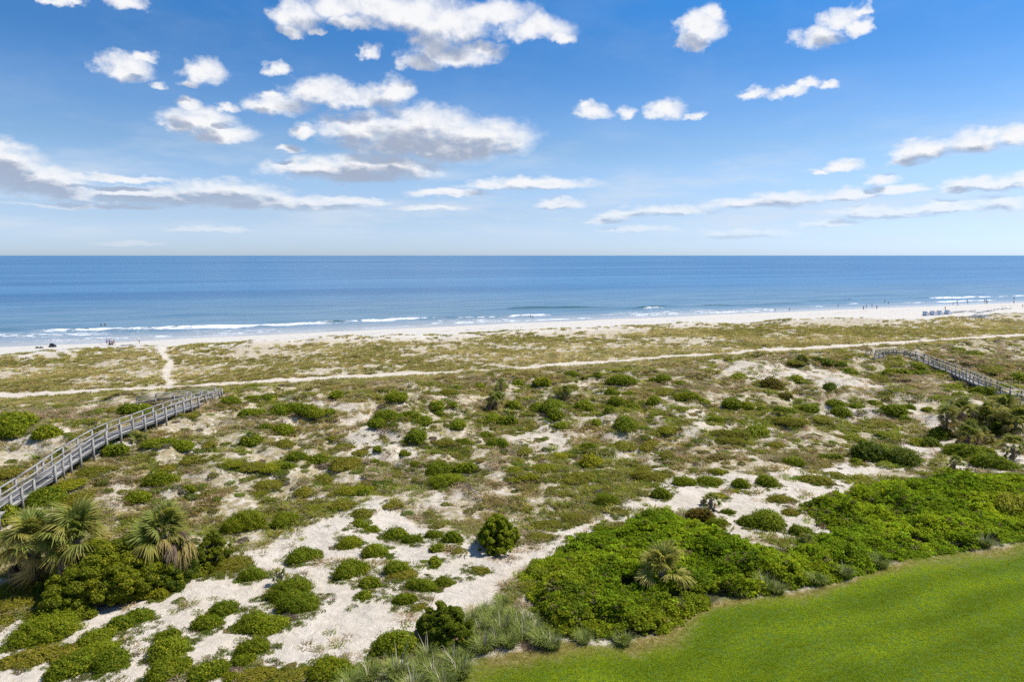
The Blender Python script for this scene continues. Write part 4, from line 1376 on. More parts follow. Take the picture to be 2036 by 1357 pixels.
scatter_object('dune_grass', np.stack([x, y, terrain_z(x, y)], 1), RNG.uniform(0, 6.28, n), scl, col, RNG.integers(0, 4, n),
               [blades_mesh('dune_grass_tuft', 26, 0.34, 0.55, 0.028, 600 + k, 0.9) for k in range(4)],
               'tan and olive dune grass covering the plain behind the beach')

# --- 2. low scrub, dead twigs and weeds on the back dunes
x, y = throw_bands([(24, 45, 15.0), (45, 70, 11.0), (70, 100, 8.0), (100, 150, 6.0), (150, 210, 3.0)])
s, t = st(x, y)
sa = sand_amount(x, y)
patchy = 0.52 + 0.08 * sstep(62, 80, s) + 0.80 * fbm(x, y, 7, 3, 211) + 1.2 * fbm(x, y, 1.5, 3, 212)
cov = np.clip(patchy, 0, 1) * (1 - 0.97 * sa)
cov = np.where((sa > 0.6) & (fbm(x, y, 1.3, 3, 213) > 0.62), 0.22, cov)
cov *= sstep(27.5, 31, s)
keep = (s < 104 + 4 * fbm(x, y, 9, 2, 205)) & (RNG.uniform(0, 1, len(x)) < cov) & (lawn_amount(x, y) < 0.1) & (thicket_dist(x, y) < 0.0)
x, y, s, sa = x[keep], y[keep], s[keep], sa[keep]
n = len(x)
green = sstep(-.45, .35, fbm(x, y, 9, 3, 221) + 0.40 * sstep(80, 45, s) - 0.15 + 0.5 * sstep(-.6, .6, fbm(x, y, 3, 2, 224)) - .25)
dead = sstep(0.05, .65, fbm(x, y, 4.5, 3, 222) + 0.25 * sstep(60, 85, s) + 0.3 * (sa > .3))
kind_r = RNG.uniform(0, 1, n)
is_twig = kind_r < 0.12 + 0.50 * dead
is_grass = (~is_twig) & (kind_r < 0.62)
col = lerp3((0.345, 0.280, 0.115), (0.250, 0.250, 0.042), green)
gf = poly_dist(x, y, GREEN_FLAT) > -1
col[gf] = np.array([0.20, 0.24, 0.035])
lf = lerp3((0.230, 0.215, 0.048), (0.195, 0.235, 0.030), green)
col = np.where(is_grass[:, None], col, lf)
col = np.where(is_twig[:, None], lerp3((0.36, 0.30, 0.225), (0.34, 0.25, 0.145), RNG.uniform(0, 1, n)), col)
col = jitter(col, 0.2)
pick_i = np.where(is_twig, RNG.integers(0, 2, n), np.where(is_grass, 2 + RNG.integers(0, 3, n), 5 + RNG.integers(0, 3, n)))
dist = np.hypot(x, y)
sz = RNG.uniform(0.6, 1.3, n) * np.clip(0.75 + dist / 180, 0.9, 1.4)
scl = np.stack([sz * 1.15, sz * 1.15, sz * RNG.uniform(0.6, 1.0, n)], 1)
protos = ([blades_mesh('dead_twigs', 26, 0.30, 0.55, 0.017, 620 + k, 1.5, 0.7) for k in range(2)]
          + [blades_mesh('dune_weed', 28, 0.32, 0.55, 0.022, 630 + k, 1.0) for k in range(3)]
          + [sprig_mesh('scrub_sprig', 60, 0.36, 0.24, 0.095, 640 + k) for k in range(3)])
scatter_object('dune_scrub', np.stack([x, y, terrain_z(x, y)], 1), RNG.uniform(0, 6.28, n), scl, col, pick_i, protos,
               'low patchy scrub of weeds and dead twigs over the back dunes')

# --- 2b. small ragged clumps between the shrubs
def clump_mesh(name, seed, flat):
    v, f, r, L = mound_leaves(seed, 0.17, 6, flat, 0.75, 1.5)
    return mesh_np(name, v, f, [m_scatter], fattr=dict(rnd=r))


x, y = throw_bands([(26, 50, 0.45), (50, 75, 0.75), (75, 105, 0.62), (105, 170, 0.30)])
s, t = st(x, y)
sa = sand_amount(x, y)
cov = np.clip(0.35 + 0.9 * fbm(x, y, 10, 3, 261) + 0.5 * fbm(x, y, 3, 2, 262), 0, 1) * (1 - 0.9 * sa)
keep = (s > 30) & (s < 104) & (RNG.uniform(0, 1, len(x)) < cov) & (lawn_amount(x, y) < 0.05) & (thicket_dist(x, y) < -0.5)
x, y = x[keep], y[keep]
n_open = len(x)
# ragged skirts round every larger shrub
fx = np.repeat(FOOTPRINTS, 6, axis=0)
aa, qq = RNG.uniform(0, 6.28, len(fx)), RNG.uniform(0.62, 1.22, len(fx))
ok = (fx[:, 2] > 0.4) & (RNG.uniform(0, 1, len(fx)) < 0.8)
sx_, sy_ = fx[:, 0] + np.cos(aa) * fx[:, 2] * qq, fx[:, 1] + np.sin(aa) * fx[:, 2] * qq
ok &= lawn_amount(sx_, sy_) < 0.05
x, y = np.concatenate([x, sx_[ok]]), np.concatenate([y, sy_[ok]])
skirt_size = (fx[:, 2] * RNG.uniform(0.16, 0.42, len(fx)))[ok]
n = len(x)
kk = RNG.uniform(0, 1, n)
col = lerp3((0.135, 0.185, 0.022), (0.215, 0.235, 0.036), kk)
ol = RNG.uniform(0, 1, n) < 0.45
ol[n_open:] &= RNG.uniform(0, 1, n - n_open) < 0.4
col[ol] = lerp3((0.185, 0.180, 0.042), (0.25, 0.21, 0.075), kk)[ol]
gr = RNG.uniform(0, 1, n) < 0.12
col[gr] = (0.23, 0.19, 0.14)
sz = RNG.uniform(0.22, 0.62, n)
sz[n_open:] = np.clip(skirt_size, 0.2, 0.9)
scatter_object('scrub_clumps', np.stack([x, y, terrain_z(x, y) - 0.03], 1), RNG.uniform(0, 6.28, n), np.stack([sz * RNG.uniform(.8, 1.6, n), sz, sz * RNG.uniform(.6, 1.1, n)], 1), jitter(col, .16),
               RNG.integers(0, 5, n), [clump_mesh('scrub_clump', 680 + k, 0.55) for k in range(5)], 'small ragged green and olive clumps scattered between the shrubs')

# --- 3. vines creeping out round the shrub mounds
x, y = throw_bands([(24, 50, 26.0), (50, 80, 14.0), (80, 125, 6.0)])
near_d = np.full(len(x), 9.0)
for (fx, fy, fr_) in FOOTPRINTS:
    c = np.where((np.abs(x - fx) < fr_ + 2.0) & (np.abs(y - fy) < fr_ + 2.0))[0]
    near_d[c] = np.minimum(near_d[c], np.hypot(x[c] - fx, y[c] - fy) - fr_)
cov = (near_d < 0.22 + 0.85 * fbm(x, y, 1.3, 3, 231)) & (near_d > -0.5)
keep = cov & (RNG.uniform(0, 1, len(x)) < 0.75) & (lawn_amount(x, y) < 0.1)
x, y = x[keep], y[keep]
n = len(x)
col = lerp3((0.125, 0.170, 0.020), (0.18, 0.20, 0.036), RNG.uniform(0, 1, n))
br = RNG.uniform(0, 1, n) < 0.12
col[br] = (0.17, 0.13, 0.08)
sz = RNG.uniform(0.5, 1.05, n)
scatter_object('creeping_vines', np.stack([x, y, terrain_z(x, y)], 1), RNG.uniform(0, 6.28, n), np.stack([sz, sz, sz * .75], 1), jitter(col), RNG.integers(0, 3, n),
               [sprig_mesh('vine_sprig', 40, 0.30, 0.15, 0.08, 650 + k) for k in range(3)], 'thin vines creeping over the sand round the shrub mounds')

# --- 4. the vine thicket above the lawn: a lumpy mass of leaves
def thicket_h(x, y):
    return 0.16 + 0.60 * np.maximum(0.35 + fbm(x, y, 3.0, 3, 241), 0) + 0.55 * np.maximum(fbm(x, y, 1.3, 2, 242), 0) + 0.35 * np.maximum(fbm(x, y, 9, 2, 243), 0)


x, y = throw_bands([(26, 50, 70.0), (50, 75, 42.0)])
td_ = thicket_dist(x, y)
keep = (td_ > -0.35 + 0.6 * RNG.uniform(0, 1, len(x))) & (fbm(x, y, 2.4, 3, 244) > -0.75 + 0.3 * (td_ < 1))
x, y, td_ = x[keep], y[keep], td_[keep]
n = len(x)
edge_ = sstep(0, 1.6, td_)
hh = thicket_h(x, y) * (0.18 + 0.82 * edge_)
u = RNG.uniform(0, 1, n) ** 0.35
z = terrain_z(x, y) + hh * u
v1 = sstep(-.5, .6, fbm(x, y, 4.5, 3, 245))
v2 = sstep(0.05, .7, fbm(x, y, 12, 2, 246))
col = lerp3((0.185, 0.262, 0.013), (0.335, 0.405, 0.02), v1)
col = col * (1 - .6 * v2[:, None]) + np.array([[0.29, 0.31, 0.02]]) * .6 * v2[:, None]
near_lawn = sstep(3.2, 0.6, -poly_dist(x, y, LAWN)) * sstep(-4, 6, x) * sstep(26, 10, x)
col = col * (1 - near_lawn[:, None] * .6) + np.array([[0.20, 0.21, 0.016]]) * near_lawn[:, None] * .6
spots = sstep(.35, .8, fbm(x, y, 1.8, 3, 247))[:, None] * .7
col = col * (1 - spots) + np.array([[0.10, 0.15, 0.014]]) * spots
pale = RNG.uniform(0, 1, n) < 0.07
col[pale] = col[pale] * 1.5
brown = (RNG.uniform(0, 1, n) < 0.02 + 0.25 * (fbm(x, y, 2.2, 3, 248) > .78))
col[brown] = (0.22, 0.17, 0.09)
sz = RNG.uniform(0.75, 1.3, n)
scatter_object('vine_thicket', np.stack([x, y, z], 1), RNG.uniform(0, 6.28, n), np.stack([sz, sz, sz], 1), jitter(col, .14), RNG.integers(0, 4, n),
               [sprig_mesh('thicket_sprig', 16, 0.20, 0.12, 0.115, 660 + k, narrow=0.75) for k in range(4)], 'dense bright green vine thicket along the upper edge of the lawn',
               tilt=RNG.normal(size=(n, 2)) * 0.25)

# --- 5. the mown lawn
def even(me):
    a = me.attributes['rnd']
    v = np.zeros(len(a.data), np.float32)
    a.data.foreach_get('value', v)
    a.data.foreach_set('value', 0.4 + 0.25 * v)
    return me


x, y = throw_bands([(18, 32, 150.0), (32, 48, 105.0), (48, 62, 70.0)])
keep = RNG.uniform(0, 1, len(x)) < lawn_amount(x, y)
keep &= (np.arctan2(x, y) > R(-10)) & (np.hypot(x, y) > 26)
x, y = x[keep], y[keep]
n = len(x)
ld = poly_dist(x, y, LAWN)
# mowing stripes sweep round the bend of the edge
stripe = np.sin(ld * 2.3 + 1.4 * fbm(x, y, 9, 2, 251)) * 0.5 + 0.5
v1 = np.clip(0.5 + 0.40 * fbm(x, y, 3.2, 3, 252) + 1.0 * (stripe - .5) * (0.6 + .5 * fbm(x, y, 12, 2, 254)), 0, 1)
v2 = sstep(-.2, .8, fbm(x, y, 7.5, 3, 253))
col = lerp3((0.240, 0.315, 0.012), (0.390, 0.475, 0.022), v1)
col = col * (1 - .45 * v2[:, None]) + np.array([[0.28, 0.33, 0.020]]) * .45 * v2[:, None]
dry = (1 - sstep(0.2, 1.7 + .9 * fbm(x, y, 5, 2, 97), ld)) * (0.4 + .6 * sstep(-.3, .4, fbm(x, y, 1.6, 3, 98)))
col = col * (1 - dry[:, None] * .85) + np.array([[0.38, 0.31, 0.11]]) * dry[:, None] * .85
sz = RNG.uniform(0.7, 1.3, n)
lean_az = 0.9 * np.sign(stripe - 0.5)
scatter_object('lawn_grass', np.stack([x, y, terrain_z(x, y)], 1), RNG.uniform(0, 6.28, n), np.stack([sz, sz, sz * RNG.uniform(.7, 1.2, n)], 1), jitter(col, .05), RNG.integers(0, 3, n),
               [even(blades_mesh('lawn_tuft', 16, 0.075, 0.16, 0.008, 670 + k, 0.8)) for k in range(3)], 'short mown green lawn grass sweeping round the dune edge')


# ------------------------------------------------------------------ tall grass clumps between the lawn and the dunes: each one a thing
m_plume, g, b = material('pale_grass')
fr = g.attr('rnd')
g.put(b.inputs['Base Color'], g.mix(fr, (0.120, 0.165, 0.022, 1), (0.28, 0.30, 0.085, 1)))
b.inputs['Roughness'].default_value = 0.9
b.inputs['Specular IOR Level'].default_value = 0.05
m_seed, g, b = material('grass_plume')
b.inputs['Base Color'].default_value = (0.40, 0.34, 0.24, 1)
b.inputs['Roughness'].default_value = 0.85
CLUMPS = []
for k in range(4):
    me = blades_mesh('grass_blades', 420, 0.85, 0.65, 0.010, 690 + k, 0.75, 0.45)
    me.materials.clear()
    me.materials.append(m_plume)
    pl = blades_mesh('grass_plumes', 9, 1.25, 0.30, 0.020, 700 + k, 0.45, 0.1)
    pl.materials.clear()
    pl.materials.append(m_seed)
    CLUMPS.append((me, pl))
CL = [(735, 1352), (790, 1350), (830, 1336), (862, 1350), (900, 1326), (930, 1306), (960, 1297), (987, 1284), (1012, 1288), (1040, 1272), (1066, 1262), (1022, 1234), (990, 1226), (962, 1222),
      (1000, 1204), (940, 1240), (1046, 1242), (770, 1385), (820, 1380), (880, 1372), (1078, 1284), (915, 1346), (1000, 1262), (700, 1372), (955, 1262), (1030, 1252),
      (1466, 1185), (1521, 1176), (1545, 1180), (1625, 1162), (1680, 1150), (1740, 1126), (1750, 1130), (1958, 1088), (1100, 1290), (1160, 1278), (1240, 1282), (850, 1312), (975, 1246)]
gp = ground_at(*np.array(CL, float).T)
for k, p in enumerate(gp):
    root = empty('grass_clump', tuple(p), random.uniform(0, 6), random.uniform(0.8, 1.15))
    root.scale.z *= random.uniform(0.75, 1.05)
    obj('blades', CLUMPS[k % 4][0], root)
    if k % 3 != 2:
        obj('plume', CLUMPS[k % 4][1], root)
    tag(root, category='grass clump', group='tall grass clumps along the lawn edge')
ccells = {}
for k, (px, py) in enumerate(CL):
    if px > 1300:
        w = 'tall grey green grass clump at the foot of the vine thicket'
        ref = lambda q: -q[0]
        end = 'from the right'
    else:
        w = 'tall feathery grass clump by the lawn edge'
        ref = lambda q: q[0]
        end = 'from the left'
    ccells.setdefault((w, end), []).append((ref((px, py)), k))
words_n = ['first', 'second', 'third', 'fourth', 'fifth', 'sixth', 'seventh', 'eighth', 'ninth', 'tenth', 'eleventh', 'twelfth', 'thirteenth', 'fourteenth', 'fifteenth', 'sixteenth', 'seventeenth',
           'eighteenth', 'nineteenth', 'twentieth', 'twenty first', 'twenty second', 'twenty third', 'twenty fourth', 'twenty fifth', 'twenty sixth', 'twenty seventh', 'twenty eighth', 'twenty ninth',
           'thirtieth', 'thirty first', 'thirty second', 'thirty third', 'thirty fourth', 'thirty fifth', 'thirty sixth']
clump_objs = [o for o in COL.objects if o.name.startswith('grass_clump')]
for (w, end), lst in ccells.items():
    lst.sort()
    for i, (_, k) in enumerate(lst):
        clump_objs[k]['label'] = f'{w}, {words_n[i]} {end}'

# ------------------------------------------------------------------ boardwalks of weathered timber
m_wood, g, b = material('weathered_timber')
geo = g.new('ShaderNodeNewGeometry')
tcw = g.new('ShaderNodeTexCoord')
oi = g.new('ShaderNodeObjectInfo')
wn = g.noise(g.vmath('MULTIPLY', geo.outputs['Position'], (1, 1, 0.25)), 14, 5, 0.65)
wn2 = g.noise(geo.outputs['Position'], 1.1, 3, 0.6)
wc = g.mix(wn, (0.17, 0.155, 0.14, 1), (0.34, 0.315, 0.285, 1))
wc = g.mix(g.mapr(wn2, 0.4, 0.7, 0, 0.45), wc, (0.20, 0.175, 0.14, 1))
wc = g.mix(g.math('MULTIPLY', g.attr('rnd'), 0.4), wc, (0.40, 0.385, 0.355, 1))
g.put(b.inputs['Base Color'], wc)
b.inputs['Roughness'].default_value = 0.85


def box_between(p0, p1, w, h, up=(0, 0, 1)):
    """A bar from p0 to p1, w wide and h tall."""
    p0, p1 = np.array(p0, float), np.array(p1, float)
    d = p1 - p0
    d /= np.linalg.norm(d)
    sd = np.cross(d, up)
    sd /= np.linalg.norm(sd)
    u = np.cross(sd, d)
    v = []
    for p in (p0, p1):
        for a, c in ((-1, -1), (1, -1), (1, 1), (-1, 1)):
            v.append(p + sd * a * w / 2 + u * c * h / 2)
    f = [(0, 1, 2, 3), (7, 6, 5, 4), (0, 4, 5, 1), (1, 5, 6, 2), (2, 6, 7, 3), (3, 7, 4, 0)]
    return v, f


def bar(name, parent, *a, **k):
    v, f = join([box_between(*a, **k)])
    return obj(name, mesh_np(name, v - np.array(parent.location), f, [m_wood], fattr=dict(rnd=[random.random()] * len(f))), parent)


def resample(pts, step):
    pts = np.array(pts)
    seg = np.linalg.norm(np.diff(pts[:, :2], axis=0), axis=1)
    cum = np.concatenate([[0], np.cumsum(seg)])
    n = max(2, int(round(cum[-1] / step)) + 1)
    q = np.linspace(0, cum[-1], n)
    return np.stack([np.interp(q, cum, pts[:, k]) for k in range(3)], 1)


def boardwalk(root, near_rail, width, step, rail_h=1.0, away=1, close_end=False, open_from=0, clearance=0.0, far_trim=(0, 0)):
    """near_rail: world points of the top of the camera-side handrail."""
    pts = resample(near_rail, step)
    n = len(pts)
    tan = np.gradient(pts[:, :2], axis=0)
    tan /= np.linalg.norm(tan, axis=1, keepdims=True)
    nor = np.stack([-tan[:, 1], tan[:, 0]], 1) * away
    far_pts = pts.copy()
    far_pts[:, :2] += nor * width
    deck = pts[:, 2] - rail_h
    org = np.array(root.location)
    for side, P, sgn in (('near', pts, 1), ('far', far_pts, -1)):
        for i in range(n):
            if side == 'far' and (i < far_trim[0] or i >= n - far_trim[1]):
                continue
            gz = float(terrain_z(P[i, 0], P[i, 1])) - 0.3
            q0 = np.array([P[i, 0], P[i, 1], min(gz, deck[i] - 0.3)])
            q1 = np.array([P[i, 0], P[i, 1], P[i, 2] - 0.04])
            bar('post', root, q0, q1, 0.15, 0.15, up=(tan[i, 0], tan[i, 1], 0))
        for i in range(n - 1):
            if side == 'far' and (i < far_trim[0] or i >= n - 1 - far_trim[1]):
                continue
            off = np.array([*(nor[i] * sgn * 0.0), 0])
            bar('handrail', root, P[i] + off, P[i + 1] + off, 0.19, 0.055)
            o2 = np.array([*(nor[i] * sgn * 0.10), 0])
            lo = np.array([0, 0, -0.52 * rail_h])
            bar('middle_rail', root, P[i] + lo + o2, P[i + 1] + lo + o2, 0.045, 0.14)
            dk = np.array([0, 0, -rail_h - 0.13])
            bar('fascia_board', root, P[i] + dk + o2, P[i + 1] + dk + o2, 0.05, 0.26)
    # deck: boards laid crosswise, too fine to pick apart singly
    parts, rn = [], []
    for i in range(n - 1):
        L = np.linalg.norm(pts[i + 1, :2] - pts[i, :2])
        m = max(1, int(L / 0.145))
        for k in range(m):
            q = (k + 0.5) / m
            a = pts[i] * (1 - q) + pts[i + 1] * q
            c = far_pts[i] * (1 - q) + far_pts[i + 1] * q
            a = np.array([a[0], a[1], a[2] - rail_h + random.uniform(-.006, .006)])
            c = np.array([c[0], c[1], a[2]])
            parts.append(box_between(a, c, L / m * 0.93, 0.04))
            rn += [random.random()] * 6
    v, f = join(parts)
    dk = obj('deck_boards', mesh_np('deck_boards', v - org, f, [m_wood], fattr=dict(rnd=rn)), root)
    dk['kind'] = 'stuff'
    for i in range(0, n, 2):
        a = np.array([pts[i, 0], pts[i, 1], deck[i] - 0.17])
        c = np.array([far_pts[i, 0], far_pts[i, 1], deck[i] - 0.17])
        bar('cross_beam', root, a, c, 0.09, 0.22)
    return pts, far_pts


left_rail = [(-110, 1072, 1.9), (0, 996.5, 1.9), (60, 956.4, 1.9), (107.7, 925, 1.95), (147.8, 896, 2.0), (200.4, 861, 2.05), (230, 846, 2.05), (294.8, 823.5, 2.0), (350, 801.9, 1.5), (405, 785.7, 1.15), (436, 776, 1.05)]
LR = np.array(left_rail)
LP = ground_at(LR[:, 0], LR[:, 1], LR[:, 2])
wroot = empty('boardwalk', (float(LP[5, 0]), float(LP[5, 1]), float(terrain_z(LP[5, 0], LP[5, 1]))))
boardwalk(wroot, LP, 1.4, 1.85, away=1, far_trim=(0, 1))
# the ramp that doubles back from the landing
RR_ = np.array([(434, 775.5, 1.05), (412, 778.5, 1.0), (340, 787, 0.98), (262, 797.5, 0.95)])
RP = ground_at(RR_[:, 0], RR_[:, 1], RR_[:, 2])
RP[0, 2] = LP[-1, 2]
RP[1, 2] = (RP[1, 2] + LP[-1, 2]) / 2
boardwalk(wroot, RP[::-1] + np.array([0.0, 1.0, 0.0]), 1.35, 1.85, away=1, far_trim=(0, 0))
tag(wroot, 'long grey timber boardwalk with handrails climbing the dune and doubling back as a ramp', 'boardwalk', 'timber boardwalks over the dunes')

right_rail = [(1722, 701, 0.75), (1740, 696, 1.0), (1754.5, 694, 1.05), (1772.6, 695.4, 1.05), (1794, 696, 1.05), (1812, 697.5, 1.05), (1828, 701.5, 1.1), (1840, 705.5, 1.15), (1853.5, 710, 1.25), (1865, 714, 1.3), (1878, 718.5, 1.35),
              (1898, 726, 1.4), (1916, 733, 1.5), (1936, 741, 1.55), (1957.4, 749.5, 1.7), (1981.4, 758.3, 1.6), (2007, 767.6, 1.3), (2021, 773, 1.2), (2090, 801, 1.2), (2200, 845, 1.2)]
QR = np.array(right_rail)
QP = ground_at(QR[:, 0], QR[:, 1], QR[:, 2])
ker = np.array([1, 2, 1]) / 4
for k in range(3):
    QP[1:-1, k] = np.convolve(QP[:, k], ker, 'valid')
wroot2 = empty('boardwalk', (float(QP[8, 0]), float(QP[8, 1]), float(terrain_z(QP[8, 0], QP[8, 1]))))
boardwalk(wroot2, QP, 1.45, 1.85, away=-1)
tag(wroot2, 'grey timber boardwalk receding towards the sand track behind the palm grove', 'boardwalk', 'timber boardwalks over the dunes')

# ------------------------------------------------------------------ people: one continuous body per figure, clothing as children
def flat_mat(name, c, rough=0.7):
    m, g, b = material(name)
    geo = g.new('ShaderNodeNewGeometry')
    g.put(b.inputs['Base Color'], g.mix(g.noise(geo.outputs['Position'], 6, 3), tuple(v * 0.85 for v in c) + (1,), tuple(min(1, v * 1.12) for v in c) + (1,)))
    b.inputs['Roughness'].default_value = rough
    return m


M_SKIN = [flat_mat('skin_light', (0.52, 0.31, 0.22)), flat_mat('skin_tan', (0.34, 0.19, 0.12)), flat_mat('skin_brown', (0.15, 0.08, 0.05))]
M_HAIR = flat_mat('dark_hair', (0.035, 0.024, 0.018))
CLOTH = dict(blue=flat_mat('blue_cloth', (0.03, 0.12, 0.42)), navy=flat_mat('navy_cloth', (0.02, 0.03, 0.07)), black=flat_mat('black_cloth', (0.015, 0.015, 0.018)),
             red=flat_mat('red_cloth', (0.42, 0.05, 0.05)), white=flat_mat('white_cloth', (0.72, 0.71, 0.68)), grey=flat_mat('grey_cloth', (0.16, 0.16, 0.18)), pink=flat_mat('pink_cloth', (0.55, 0.18, 0.20)))


def skin_build(name, joints, edges, mats):
    """joints: (x, y, z, radius); grown with the Skin modifier and frozen to a mesh."""
    me = bpy.data.meshes.new(name)
    me.from_pydata([j[:3] for j in joints], edges, [])
    o = bpy.data.objects.new(name, me)
    COL.objects.link(o)
    md = o.modifiers.new('skin', 'SKIN')
    sv = me.skin_vertices[0].data
    for i, j in enumerate(joints):
        r = j[3]
        sv[i].radius = (r, r) if not isinstance(r, tuple) else r
        sv[i].use_root = (i == 0)
    o.modifiers.new('sub', 'SUBSURF').levels = 1
    dg = bpy.context.evaluated_depsgraph_get()
    out = bpy.data.meshes.new_from_object(o.evaluated_get(dg))
    bpy.data.objects.remove(o)
    out.materials.clear()
    for m in mats:
        out.materials.append(m)
    out.polygons.foreach_set('use_smooth', np.ones(len(out.polygons), bool))
    return out


def pose_joints(pose):
    # 0 pelvis 1 waist 2 chest 3 neck 4 head-low 5 head-top | 6 shoulderL 7 elbowL 8 handL | 9.. R | 12 hipL 13 kneeL 14 ankleL 15 toeL | 16.. R
    J = [(0, 0, .95, (.15, .11)), (0, 0, 1.10, (.135, .10)), (0, .0, 1.34, (.165, .115)), (0, 0, 1.49, .055), (0, .01, 1.56, .085), (0, .01, 1.69, .088),
         (.19, 0, 1.40, .06), (.25, .02, 1.12, .042), (.26, .10, .86, .034), (-.19, 0, 1.40, .06), (-.25, .02, 1.12, .042), (-.26, .10, .86, .034),
         (.10, 0, .88, .092), (.11, .02, .50, .062), (.11, -.02, .09, .042), (.12, .12, .035, .036), (-.10, 0, .88, .092), (-.11, .02, .50, .062), (-.11, -.02, .09, .042), (-.12, .12, .035, .036)]
    J = [list(j) for j in J]
    if pose == 'walk':
        for i, (dx_, dy_, dz_) in {13: (0, .16, .01), 14: (0, .22, .0), 15: (0, .22, .0), 17: (0, -.10, .0), 18: (0, -.36, .06), 19: (0, -.34, .03), 7: (0, -.12, 0), 8: (0, -.16, .03), 10: (0, .12, 0), 11: (0, .2, .05)}.items():
            J[i][0] += dx_; J[i][1] += dy_; J[i][2] += dz_
    if pose == 'bend':
        for i in range(1, 12):
            dz_ = J[i][2] - 0.95
            c, s_ = math.cos(1.0), math.sin(1.0)
            y0 = J[i][1]
            J[i][1] = y0 * c + dz_ * s_
            J[i][2] = 0.95 - y0 * s_ + dz_ * c
        for i, sg in ((8, 1), (11, -1)):
            J[i][1] += .10; J[i][2] -= .22
        for i in (7, 10):
            J[i][2] -= .12
    if pose == 'sit':
        for i in range(0, 12):
            J[i][2] -= 0.72
        for a in (12, 16):
            J[a][2] -= 0.72
            J[a + 1][1] += .42; J[a + 1][2] = .42
            J[a + 2][1] += .70; J[a + 2][2] = .08
            J[a + 3][1] += .72; J[a + 3][2] = .05
        J[8][1] += .25; J[11][1] += .25
    if pose == 'wave':
        J[7][2] = 1.50; J[7][0] = .42
        J[8][2] = 1.72; J[8][0] = .52
        J[10][2] = 1.30; J[10][0] = -.42
        J[11][2] = 1.28; J[11][0] = -.62
    return J


BODY_E = [(0, 1), (1, 2), (2, 3), (3, 4), (4, 5), (2, 6), (6, 7), (7, 8), (2, 9), (9, 10), (10, 11), (0, 12), (12, 13), (13, 14), (14, 15), (0, 16), (16, 17), (17, 18), (18, 19)]
FIG = {}


def figure(pose):
    if pose not in FIG:
        J = pose_joints(pose)
        body = skin_build('body', J, BODY_E, [M_SKIN[0]])
        grow = lambda j, k: (j[0], j[1], j[2], tuple(r * k for r in j[3]) if isinstance(j[3], tuple) else j[3] * k)
        mid = lambda a, b_, q, r: tuple(J[a][k] * (1 - q) + J[b_][k] * q for k in range(3)) + (r,)
        shirt = skin_build('shirt', [grow(J[1], 1.15), grow(J[2], 1.15), grow(J[6], 1.25), mid(6, 7, .65, .065), grow(J[9], 1.25), mid(9, 10, .65, .065)], [(0, 1), (1, 2), (2, 3), (1, 4), (4, 5)], [CLOTH['blue']])
        shorts = skin_build('shorts', [grow(J[0], 1.14), grow(J[12], 1.18), mid(12, 13, .75, .105), grow(J[16], 1.18), mid(16, 17, .75, .105)], [(0, 1), (1, 2), (0, 3), (3, 4)], [CLOTH['navy']])
        h = J[5]
        hair = skin_build('hair', [(h[0], h[1] - .025, h[2] - .02, .09), (h[0], h[1] - .015, h[2] + .04, .085)], [(0, 1)], [M_HAIR])
        FIG[pose] = (body, shirt, shorts, hair)
    return FIG[pose]


VAR = {}


def recolor(me, mat):
    key = (me.name, mat.name)
    if key not in VAR:
        c = me.copy()
        c.materials.clear()
        c.materials.append(mat)
        VAR[key] = c
    return VAR[key]


def person(px, py, pose, top, bottom, skin, label, scale=1.0, depth=None, rz=None):
    """py: where the feet (or the water line, when depth is given) meet the ground."""
    if depth is None:
        P = ground_at(px, py)[0]
        if P[2] < 0.0:
            P = on_level(px, py, 0.0)[0]
            P[2] = max(float(terrain_z(P[0], P[1])), -0.5)
    else:
        P = on_level(px, py, 0.0)[0]
        P[2] = -depth
    root = empty('person', tuple(P), random.uniform(0, 6.28) if rz is None else rz, scale)
    body, shirt, shorts, hair = figure(pose)
    obj('body', recolor(body, M_SKIN[skin]), root)
    if top:
        obj('shirt', recolor(shirt, CLOTH[top]), root)
    obj('shorts', recolor(shorts, CLOTH[bottom]), root)
    obj('hair', hair, root)
    tag(root, label, 'person', 'people on the beach and in the surf')
    return root


person(212.7, 686.2, 'stand', 'blue', 'blue', 0, 'leftmost of four people standing together on the sand, in blue', rz=1.2)
person(218.2, 687.4, 'walk', 'blue', 'navy', 1, 'person in a bright blue shirt pulling the wagon, second of four', rz=1.0)
person(223.0, 686.4, 'stand', 'white', 'navy', 0, 'person in a white shirt behind the wagon, third of four', rz=-1.2)
person(226.6, 687.2, 'walk', 'grey', 'red', 1, 'rightmost of four people standing together on the sand, in grey', rz=-1.0)
person(277.5, 684.5, 'bend', None, 'black', 0, 'person in dark shorts bending over alone on the sand', rz=2.2)
person(1055.2, 630.6, 'stand', None, 'navy', 1, 'taller of two people wading beneath the long breaker')
person(1059.3, 631.2, 'stand', None, 'black', 1, 'shorter of two people wading beneath the long breaker', 0.8)
person(1570, 618.8, 'stand', 'navy', 'black', 1, 'person in dark clothes standing alone at the swash edge')
person(1541, 619.6, 'stand', 'grey', 'black', 1, 'small figure at the waterline left of the person in dark clothes', 0.75)
person(1716.6, 617, 'stand', 'black', 'black', 1, 'person in black at the left of the surf edge group')
person(1722.2, 613.4, 'stand', 'navy', 'navy', 2, 'person in navy in the swash, second of the surf edge group')
person(1733.5, 611.7, 'stand', 'black', 'navy', 2, 'person in black in the swash, third of the surf edge group')
person(1743.2, 615.6, 'walk', 'grey', 'black', 1, 'person walking on wet sand at the right of the surf edge group')
person(1895, 607.6, 'stand', 'black', 'black', 1, 'person in black on wet sand behind the beach tents')
person(1903, 605.8, 'walk', 'grey', 'navy', 0, 'person in grey walking on wet sand behind the beach tents')
person(1904.5, 609.2, 'bend', None, 'pink', 0, 'small child bending on wet sand behind the beach tents', 0.65)
